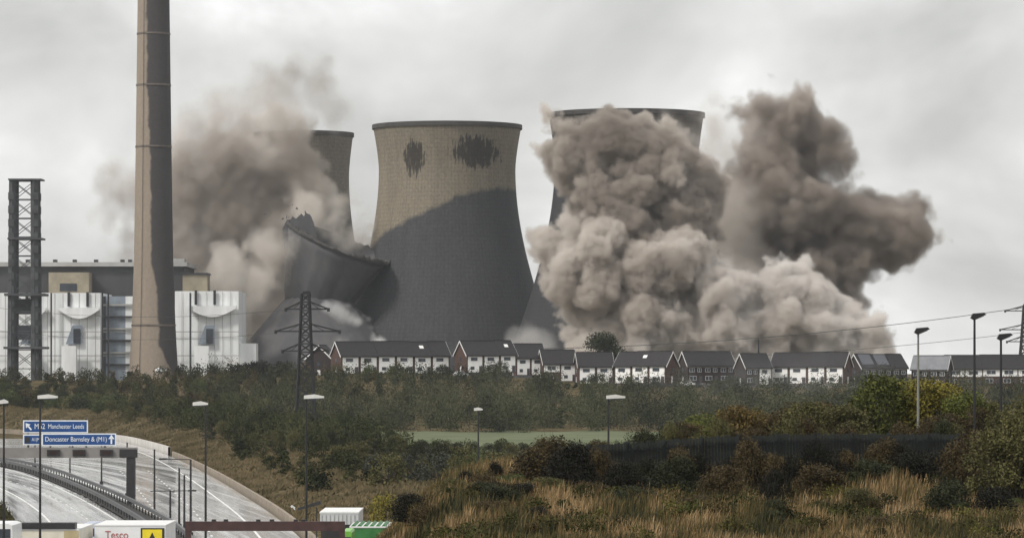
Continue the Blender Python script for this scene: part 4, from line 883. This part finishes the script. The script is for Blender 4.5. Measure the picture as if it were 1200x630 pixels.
NB = [  # u, v_top, Y, width m, kind, foliage, label
    (648, 514, 172, 3.3, 'near_bush', 'brown', 'big rounded dark brown bush at the left end of the fence'),
    (668, 520, 168, 2.6, 'near_bush', 'blackgreen', 'near-black bush against the first fence panels'),
    (622, 533, 175, 2.0, 'near_bush', 'blackgreen', 'low dark bush left of the big brown bush'),
    (582, 541, 178, .9, 'near_bush', 'blackgreen', 'small black spiky shrub on the mound crest'),
    (548, 561, 174, 1.1, 'near_bush', 'blackgreen', 'small dark shrub low on the mound crest'),
    (486, 578, 160, 2.3, 'near_bush', 'blackgreen', 'dark bush at the left foot of the grassy mound'),
    (500, 600, 150, 1.6, 'near_bush', 'brown', 'brownish bush in front of the dark one at the mound foot'),
    (730, 541, 166, 2.2, 'near_bush', 'blackgreen', 'near-black bush hiding the second stretch of fence'),
    (790, 536, 168, 2.6, 'near_bush', 'dark', 'dark green bush in front of the fence middle'),
    (850, 546, 166, 2.4, 'near_bush', 'brown', 'brown bush in front of the fence'),
    (905, 552, 164, 1.8, 'near_bush', 'blackgreen', 'low black bush in front of the fence'),
    (960, 545, 168, 2.8, 'near_bush', 'brown', 'broad brown bush under the right part of the fence'),
    (1030, 540, 170, 3.0, 'near_bush', 'dark', 'dark bush in front of the yellow trees'),
    (1085, 530, 170, 2.8, 'near_bush', 'blackgreen', 'near-black bush at the right fence end'),
    (1130, 512, 168, 2.8, 'near_bush', 'brown', 'tall brown bush at the right fence end'),
    (1165, 490, 165, 3.0, 'near_tree', 'olive', 'olive bush in front of the rightmost lamps'),
    (1198, 470, 164, 3.2, 'near_tree', 'olive', 'tall olive bush cut off by the right edge'),
    (790, 493, 205, 3.0, 'near_tree', 'dark', 'dark pointed bush behind the left part of the fence'),
    (822, 480, 208, 3.4, 'near_tree', 'lime', 'green bush with pale tips behind the fence'),
    (868, 470, 208, 3.2, 'near_tree', 'rust', 'rust coloured bush behind the fence middle'),
    (905, 478, 212, 2.8, 'near_tree', 'brown', 'brown bush right of the rust coloured one'),
    (945, 466, 210, 3.8, 'near_tree', 'olive', 'olive bush behind the fence, left of the tall green tree'),
    (990, 470, 208, 3.4, 'near_tree', 'olive', 'olive bush touching the tall yellow-green tree'),
    (1036, 428, 214, 4.2, 'near_tree', 'lime', 'tall yellow-green tree left of the slim grey lamp'),
    (1066, 438, 216, 4.0, 'near_tree', 'yellow', 'yellow tree just behind the slim grey lamp'),
    (1098, 434, 214, 4.4, 'near_tree', 'yellow', 'broad golden tree right of the slim grey lamp'),
    (1128, 450, 212, 3.6, 'near_tree', 'lime', 'yellow-green tree under the tallest right lamp'),
    (1160, 462, 212, 3.0, 'near_tree', 'olive', 'olive tree under the right lamp'),
    (1196, 458, 208, 3.0, 'near_tree', 'olive', 'olive tree at the right edge, set back behind the nearer bush'),
    (1010, 462, 220, 2.8, 'near_tree', 'rust', 'rusty tree behind the tall green one'),
    (755, 503, 204, 2.2, 'near_tree', 'dark', 'thin dark bush poking over the fence start'),
    (805, 488, 206, 2.6, 'near_tree', 'brown', 'brown bush between the dark pointed bush and the green one'),
    (846, 474, 214, 2.8, 'near_tree', 'olive', 'olive bush between the green and the rust coloured ones'),
    (888, 472, 216, 3.0, 'near_tree', 'olive', 'olive bush just right of the rust coloured one, set back'),
    (925, 466, 216, 3.0, 'near_tree', 'brown', 'brown bush left of the large olive bush behind the fence'),
    (968, 466, 218, 3.0, 'near_tree', 'brown', 'brown bush right of the large olive bush behind the fence'),
    (1145, 470, 206, 2.8, 'near_tree', 'brown', 'brown bush between the two dark right-hand lamps'),
    (1180, 476, 203, 2.8, 'near_tree', 'olive', 'olive bush just left of the right edge, set back'),
    (1110, 480, 204, 2.6, 'near_tree', 'brown', 'brown bush at the foot of the golden tree'),

    (532, 596, 158, 1.8, 'near_bush', 'olive', 'olive bush low on the left slope of the mound'),
    (566, 590, 163, 1.9, 'near_bush', 'brown', 'brown bush on the left slope below the crest shrubs'),
    (600, 584, 166, 1.7, 'near_bush', 'green', 'green bush below the mound crest, left of the big brown bush'),
    (640, 580, 162, 2.2, 'near_bush', 'olive', 'olive bush in the grass below the big brown bush'),
    (690, 578, 161, 2.0, 'near_bush', 'brown', 'brown bush in the grass below the fence start'),
    (745, 574, 162, 2.4, 'near_bush', 'dark', 'dark bush in the grass below the second fence stretch'),
    (815, 580, 158, 2.2, 'near_bush', 'brown', 'brown bush in the grass below the fence middle'),
    (906, 566, 160, 1.0, 'near_bush', 'blackgreen', 'small pointed black shrub standing alone in the grass'),
    (1010, 572, 160, 2.0, 'near_bush', 'olive', 'olive bush in the grass below the yellow-green tree'),
    (1110, 566, 158, 2.4, 'near_bush', 'dark', 'dark bush in the grass near the right side'),
    (1165, 572, 154, 2.2, 'near_bush', 'blackgreen', 'black bush in the grass near the right edge'),
]
for (u, v, Y, w, kd, fo_, lab) in NB:
    x = X(u, Y); z = Tz(x, Y); h = Zv(v, Y) - z
    plant('bush' if kd == 'near_bush' or 'bush' in lab else 'tree', kd, x, Y, max(.8, h), w, fo_, lab, 'bush' if 'bush' in lab or 'shrub' in lab else 'tree')
k = 0
for u in range(700, 1130, 21):
    for (Y, dv) in ((171, random.uniform(4, 34)), (201, random.uniform(-18, 2))):
        uu = u + random.uniform(-8, 8); x = X(uu, Y); top = np.interp(uu, [690, 760, 850, 1000, 1130], [521, 517, 510, 508, 508]) + dv
        fo_ = random.choice(['blackgreen', 'blackgreen', 'dark', 'brown'] if Y < 190 else ['dark', 'brown', 'olive', 'brown'])
        side = 'in front of' if Y < 190 else 'behind'
        plant('bush', 'near_bush', x, Y, Zv(top, Y) - Tz(x, Y), random.uniform(1.3, 2.2), fo_, f'{ADJ[fo_]} scrubby bush {side} the fence, {ORD[k // 2]} from its left end', 'bush', 'scrubby bushes along the fence'); k += 1
for k in range(26):      # low weeds on the grass
    Y = random.uniform(128, 165); u = random.uniform(520, 1195); x = X(u, Y)
    if x < -2.2: continue
    fo_ = random.choice(['dark', 'brown', 'blackgreen', 'olive', 'green'])
    plant('weed_clump', 'near_bush', x, Y, random.uniform(.35, .75), random.uniform(1.0, 2.2), fo_, f'low {ADJ[fo_]} weed clump in the mound grass, {ORD[k]} of the scattered clumps', 'weeds', 'weed clumps in the grass')
wood('mound_herbs', 150, (470, 1230, 119, 172), (.3, .85), 15, tint_mat('foliage_herbs', [(.012, .014, .006), (.05, .058, .016), (.028, .02, .01), (.095, .09, .025), (.02, .024, .009), (.07, .045, .018)]), 'low green and brown herbs growing through the mound grass', leaf=.085, per=420, wr=(1.3, 2.6))
bpy.data.objects['mound_herbs']['category'] = 'herbs'
# grass blades
def grass():
    g = np.random.default_rng(3); n = 150000
    y = g.uniform(112, 200, n); x = X(430, y) + g.uniform(0, 1, n) * (X(1260, y) - X(430, y))
    dens = vnoise(x * .9, y * .45) * .6 + vnoise(x * 3, y * 1.5) * .4; keep = (dens > g.uniform(.1, .62, n)) & (x > -7.5); x, y, dens = x[keep], y[keep], dens[keep]; n = len(x)
    z = T(x, y) - .03; h = g.uniform(.25, .62, n) * (.55 + dens * 1.1); a = g.uniform(0, 2 * math.pi, n); w = g.uniform(.010, .022, n)
    lean = g.normal(.16, .12, n) * h; la = g.normal(.4, .9, n); dx, dy = np.cos(la) * lean, np.sin(la) * lean; wx, wy = np.cos(a) * w, np.sin(a) * w
    b0 = np.stack([x - wx, y - wy, z], -1); b1 = np.stack([x + wx, y + wy, z], -1)
    m0 = np.stack([x + dx * .35 - wx * .8, y + dy * .35 - wy * .8, z + h * .6], -1); m1 = np.stack([x + dx * .35 + wx * .8, y + dy * .35 + wy * .8, z + h * .6], -1)
    t0 = np.stack([x + dx - wx * .25, y + dy - wy * .25, z + h], -1); t1 = np.stack([x + dx + wx * .25, y + dy + wy * .25, z + h], -1)
    V = np.stack([b0, b1, m0, m1, t0, t1], 1).reshape(-1, 3); i = np.arange(n) * 6
    Fq = np.concatenate([np.stack([i, i+1, i+3, i+2], -1), np.stack([i+2, i+3, i+5, i+4], -1)])
    me = mesh_np('tall_grass', V, Fq)
    hv = me.attributes.new('tint', 'FLOAT', 'POINT'); gv = np.clip(vnoise(x * .45 + 9, y * .22 + 4) * .62 + vnoise(x * 2.3, y) * .28 + g.uniform(-.2, .26, n), 0, 1)
    hv.data.foreach_set('value', np.repeat(gv, 6).astype(np.float32))
    M = bpy.data.materials.new('dry_grass'); M.use_nodes = True; nt = M.node_tree; b = nt.nodes['Principled BSDF']; b.inputs['Roughness'].default_value = .7; b.inputs['Specular IOR Level'].default_value = .2
    at = nt.nodes.new('ShaderNodeAttribute'); at.attribute_name = 'tint'; r = nt.nodes.new('ShaderNodeValToRGB'); e = r.color_ramp.elements
    e[0].position = .2; e[0].color = (.020, .022, .008, 1); e[1].position = .85; e[1].color = (.36, .25, .13, 1)
    q = e.new(.42); q.color = (.075, .066, .020, 1); q = e.new(.62); q.color = (.155, .098, .042, 1)
    nt.links.new(at.outputs['Fac'], r.inputs[0]); nt.links.new(r.outputs[0], b.inputs['Base Color'])
    o = link_mesh('tall_grass', me, M); tag(o, 'tall dry tan and green grass covering the mound in the foreground', 'grass', kind='stuff')
grass()
def bank_grass():
    g = np.random.default_rng(11); n = 70000; y = g.uniform(330, 900, n); d = g.uniform(.8, 26, n) ; x = xr(y) + d
    keep = vnoise(x * .35, y * .2) > g.uniform(.1, .75, n); x, y = x[keep], y[keep]; n = len(x); z = T(x, y) - .05; h = g.uniform(.12, .6, n) * (.5 + vnoise(x * .5, y * .3)); w = g.uniform(.1, .32, n); a = g.normal(0, .5, n)
    dx, dy = np.cos(a) * w, np.sin(a) * w; l = g.normal(0, .2, n)
    V = np.stack([np.stack([x - dx, y - dy, z], -1), np.stack([x + dx, y + dy, z], -1), np.stack([x + dx * .3 + l, y, z + h], -1), np.stack([x - dx * .3 + l, y, z + h * .85], -1)], 1).reshape(-1, 3)
    me = mesh_np('bank_grass', V, np.arange(4 * n).reshape(n, 4)); o = link_mesh('bank_grass', me, mat('bank_grass', (.05, .046, .02), .9, .3, .18, col2=(.20, .155, .09), spec=.1, detail=6)); tag(o, 'rough brown grass on the bank right of the motorway wall', 'grass', kind='stuff')
bank_grass()

# ------------------------------------------------------------------ smoke and dust
def plume(name, blobs, Y, voxel, m_, seed, label, bump=1.0, k=6.0, edge=2.4, warp=14.0, power=1.4, wisp=0.0):
    sp = []
    for bl in blobs:
        u, v, r = bl[:3]; dy = bl[3] if len(bl) > 3 else 0; sp.append((P(u, v, Y + dy), r * (Y + dy) / F))
    pad = 7
    lo = [min(p[i] - r for p, r in sp) - pad for i in range(3)]; hi = [max(p[i] + r for p, r in sp) + pad for i in range(3)]
    me = bpy.data.meshes.new(name); o = bpy.data.objects.new(name, me); COL.objects.link(o); tag(o, label, 'smoke', kind='stuff')
    ng = bpy.data.node_groups.new(name, 'GeometryNodeTree'); ng.interface.new_socket('Geometry', in_out='OUTPUT', socket_type='NodeSocketGeometry')
    N = ng.nodes.new; L = ng.links.new; out = N('NodeGroupOutput'); pos = N('GeometryNodeInputPosition').outputs[0]
    def m(op, a, b=None, c=None):
        n = N('ShaderNodeMath'); n.operation = op
        for i, x in enumerate((a, b, c)):
            if x is None: continue
            if isinstance(x, (int, float)): n.inputs[i].default_value = x
            else: L(x, n.inputs[i])
        return n.outputs[0]
    def vm(op, a, b):
        n = N('ShaderNodeVectorMath'); n.operation = op
        for i, x in enumerate((a, b)):
            if isinstance(x, (tuple, Vector)): n.inputs[i].default_value = x
            elif isinstance(x, (int, float)): n.inputs['Scale'].default_value = x
            else: L(x, n.inputs[i])
        return n.outputs['Value' if op == 'DISTANCE' else 'Vector']
    def noise(scale, detail, rough, off, vec=pos, color=False):
        n = N('ShaderNodeTexNoise'); n.noise_dimensions = '4D'; n.inputs['W'].default_value = off
        n.inputs['Scale'].default_value = scale; n.inputs['Detail'].default_value = detail; n.inputs['Roughness'].default_value = rough
        L(vec, n.inputs['Vector']); return n.outputs['Color' if color else 'Fac']
    wp = vm('ADD', pos, vm('SCALE', vm('SUBTRACT', noise(.045, 3, .55, seed, color=True), (.5, .5, .5)), warp))
    sdf = None
    for p, r in sp:
        d = m('SUBTRACT', vm('DISTANCE', wp, p), r); sdf = d if sdf is None else m('SMOOTH_MIN', sdf, d, k)
    def vor(scale, off):
        n = N('ShaderNodeTexVoronoi'); n.feature = 'SMOOTH_F1'; n.inputs['Smoothness'].default_value = .25; n.inputs['Scale'].default_value = scale
        L(vm('ADD', wp, (off, off * .7, -off)), n.inputs['Vector']); return n.outputs['Distance']
    disp = m('MULTIPLY', m('SUBTRACT', .70, vor(.06, seed * 13)), 12.0 * bump)
    disp = m('ADD', disp, m('MULTIPLY', m('SUBTRACT', .62, vor(.15, seed * 7)), 6.0 * bump))
    disp = m('ADD', disp, m('MULTIPLY', m('SUBTRACT', noise(.2, 6, .66, seed + 3), .5), 11.0 * bump))
    disp = m('ADD', disp, m('MULTIPLY', m('SUBTRACT', noise(.55, 5, .65, seed + 5), .5), 6.5 * bump))
    val = m('DIVIDE', m('SUBTRACT', disp, sdf), edge); n = N('ShaderNodeClamp'); L(val, n.inputs[0]); val = m('POWER', n.outputs[0], power)
    if wisp:
        w = N('ShaderNodeMapRange'); w.inputs['From Min'].default_value = .5 - .18 * wisp; w.inputs['From Max'].default_value = .5 + .22; L(noise(.07, 6, .66, seed + 9, vec=vm('MULTIPLY', wp, (1.25, 1, .7))), w.inputs[0]); val = m('MULTIPLY', val, w.outputs[0])
    vc = N('GeometryNodeVolumeCube'); L(val, vc.inputs['Density']); vc.inputs['Min'].default_value = lo; vc.inputs['Max'].default_value = hi
    for i, ax in enumerate('XYZ'): vc.inputs['Resolution ' + ax].default_value = max(4, int((hi[i] - lo[i]) / voxel))
    sm = N('GeometryNodeSetMaterial'); sm.inputs['Material'].default_value = m_; L(vc.outputs[0], sm.inputs[0]); L(sm.outputs[0], out.inputs[0])
    md = o.modifiers.new('smoke', 'NODES'); md.node_group = ng; return o
def smat(name, c1, c2, dens, aniso=.15, scale=.022):
    M = bpy.data.materials.new(name); M.use_nodes = True; nt = M.node_tree; nt.nodes.clear()
    o = nt.nodes.new('ShaderNodeOutputMaterial'); v = nt.nodes.new('ShaderNodeVolumePrincipled'); v.inputs['Density'].default_value = dens; v.inputs['Anisotropy'].default_value = aniso
    g = nt.nodes.new('ShaderNodeNewGeometry'); n = nt.nodes.new('ShaderNodeTexNoise'); n.inputs['Scale'].default_value = scale; n.inputs['Detail'].default_value = 3
    r = nt.nodes.new('ShaderNodeValToRGB'); r.color_ramp.elements[0].position = .38; r.color_ramp.elements[1].position = .62; r.color_ramp.elements[0].color = (*c1, 1); r.color_ramp.elements[1].color = (*c2, 1)
    nt.links.new(g.outputs['Position'], n.inputs['Vector']); nt.links.new(n.outputs['Fac'], r.inputs[0]); nt.links.new(r.outputs[0], v.inputs['Color'])
    nt.links.new(v.outputs[0], o.inputs['Volume']); return M
right = [(925, 150, 34), (890, 128, 20), (960, 172, 28), (905, 180, 32), (930, 232, 48), (895, 260, 52), (985, 272, 49), (1035, 272, 41), (1068, 280, 24), (960, 312, 42), (900, 312, 40), (868, 228, 30), (985, 340, 26), (960, 350, 26)]
plume('smoke_plume', right, 1425, .6, smat('brown_smoke', (.38, .335, .30), (.70, .64, .585), .42), 1, 'dark brown smoke cloud billowing to the right against the pale sky', edge=4.2)
front = [(735, 186, 44), (695, 182, 34), (672, 170, 20), (650, 180, 12), (778, 216, 46), (725, 245, 52), (798, 256, 36), (690, 240, 28), (765, 290, 40), (812, 230, 22), (705, 158, 16)]
plume('smoke_plume', front, 1348, .55, smat('dome_smoke', (.50, .45, .405), (.85, .80, .745), .65), 2, 'brown dome of smoke swallowing the top of the right-hand cooling tower')
mid = [(684, 300, 38), (722, 300, 36), (768, 322, 44), (705, 336, 46), (755, 365, 40), (664, 302, 20), (715, 388, 38), (690, 362, 30), (656, 330, 16), (800, 300, 26), (650, 296, 10)]
plume('dust_cloud', mid, 1338, .55, smat('dust', (.80, .75, .70), (.98, .95, .915), .65), 12, 'lighter beige dust billowing under the brown smoke dome')
thin = [(842, 150, 24), (850, 122, 14), (850, 205, 26), (880, 330, 30), (800, 330, 24), (795, 158, 22), (815, 185, 30), (840, 225, 38), (856, 180, 24), (855, 270, 36), (838, 310, 40), (860, 330, 36), (870, 150, 16)]
plume('smoke_plume', thin, 1400, 1.2, smat('thin_dust', (.76, .71, .66), (.93, .89, .84), .13), 3, 'thin pale dust drifting between the two right-hand clouds', edge=9, wisp=2.2)
low = [(930, 352, 34), (960, 385, 36), (1000, 398, 26), (1030, 405, 16), (890, 390, 34), (845, 365, 42), (820, 395, 34), (905, 415, 30), (780, 398, 28), (860, 415, 30), (960, 420, 30), (745, 405, 26), (1005, 425, 24)]
plume('dust_cloud', low, 1335, .6, smat('pale_dust', (.85, .81, .77), (.99, .97, .95), .6), 4, 'pale ground-hugging dust boiling up behind the right-hand roofs')
left = [(300, 192, 46), (250, 228, 46), (195, 240, 26), (205, 290, 28), (240, 335, 26), (338, 205, 36), (305, 272, 54), (255, 300, 46), (222, 252, 42), (366, 242, 28), (325, 330, 40), (285, 345, 34), (262, 190, 38), (215, 205, 28), (335, 148, 26), (310, 380, 30), (350, 290, 40)]
plume('smoke_plume', left, 1530, .75, smat('grey_brown_smoke', (.58, .535, .49), (.985, .955, .92), .34), 5, 'tall grey-brown smoke cloud between the chimney and the collapsing tower', edge=4, wisp=1.0)
wl = [(185, 225, 34), (160, 240, 30), (148, 218, 22), (190, 280, 32), (150, 272, 26), (138, 250, 18), (148, 300, 20), (330, 112, 32), (368, 100, 26), (300, 110, 24), (395, 122, 20), (345, 88, 20), (425, 118, 12), (240, 160, 32), (210, 180, 26), (275, 135, 26), (136, 206, 12)]
plume('smoke_plume', wl, 1560, 1.6, smat('thin_grey_smoke', (.55, .51, .475), (.85, .81, .77), .19), 6, 'thin grey smoke fringe trailing left of the chimney and above the left cloud', edge=10, wisp=1, bump=1.2)
rimd = [(446, 296, 6), (436, 282, 9), (428, 278, 10), (410, 268, 12), (442, 291, 6), (392, 258, 12), (424, 262, 6), (372, 248, 13), (352, 236, 13), (400, 246, 8), (412, 280, 9)]
plume('dust_cloud', rimd, 1488, .9, smat('rim_dust', (.74, .69, .63), (.94, .90, .85), .16), 7, 'beige dust puffing out over the tilted rim of the collapsing tower', bump=1.0, edge=6)
ld = [(265, 326, 30), (240, 342, 22), (290, 356, 24), (300, 330, 26), (322, 300, 20), (300, 285, 16), (282, 390, 18)]
plume('dust_cloud', ld, 1462, .6, smat('left_dust', (.78, .73, .67), (.97, .93, .88), .18), 8, 'pale dust rolling out over the white power station block', bump=.9, wisp=.6)
jet = [(386, 359, 4), (394, 363, 5), (399, 366, 5), (404, 369, 6), (409, 371, 6), (414, 374, 6.5), (422, 378, 6), (428, 372, 3), (434, 376, 3.5), (437, 386, 3.5), (439, 396, 4), (446, 404, 7), (412, 360, 2.5), (420, 366, 3)]
plume('dust_jet', jet, 1395, .5, smat('white_dust', (.97, .97, .97), (.99, .99, .99), .6), 9, 'white jets of dust spurting from the foot of the collapsing tower', bump=.3, edge=3.2, warp=6, k=2)
gp = [(612, 396, 13), (625, 404, 13), (600, 404, 10), (640, 410, 10), (410, 412, 12), (395, 420, 10), (272, 428, 9)]
plume('dust_cloud', gp, 1385, .8, smat('white_puff', (.85, .84, .83), (.95, .94, .93), .16), 10, 'small white dust puffs at the foot of the middle cooling tower', bump=.5, edge=5)
mist = [(640, 496, 36), (720, 494, 40), (800, 486, 44), (870, 470, 44), (940, 462, 40), (1000, 458, 34), (560, 495, 34)]
plume('drifting_dust', mist, 1000, 2.0, smat('drifting_dust', (.75, .76, .78), (.82, .83, .84), .03), 11, 'thin grey dust haze drifting low over the wood below the houses', edge=16, wisp=.6, power=1)

# ------------------------------------------------------------------ haze
hb = MB().box(-2050, 2050, -58, 4050, -18, 215).build('haze', None); tag(hb, 'even pale haze filling the air over the whole place', 'haze', kind='stuff')
M = bpy.data.materials.new('haze_air'); M.use_nodes = True; nt = M.node_tree; nt.nodes.clear()
o_ = nt.nodes.new('ShaderNodeOutputMaterial'); v_ = nt.nodes.new('ShaderNodeVolumePrincipled'); v_.inputs['Color'].default_value = (.86, .91, .98, 1); v_.inputs['Density'].default_value = .000042; v_.inputs['Anisotropy'].default_value = .2
nt.links.new(v_.outputs[0], o_.inputs['Volume']); hb.data.materials.append(M)
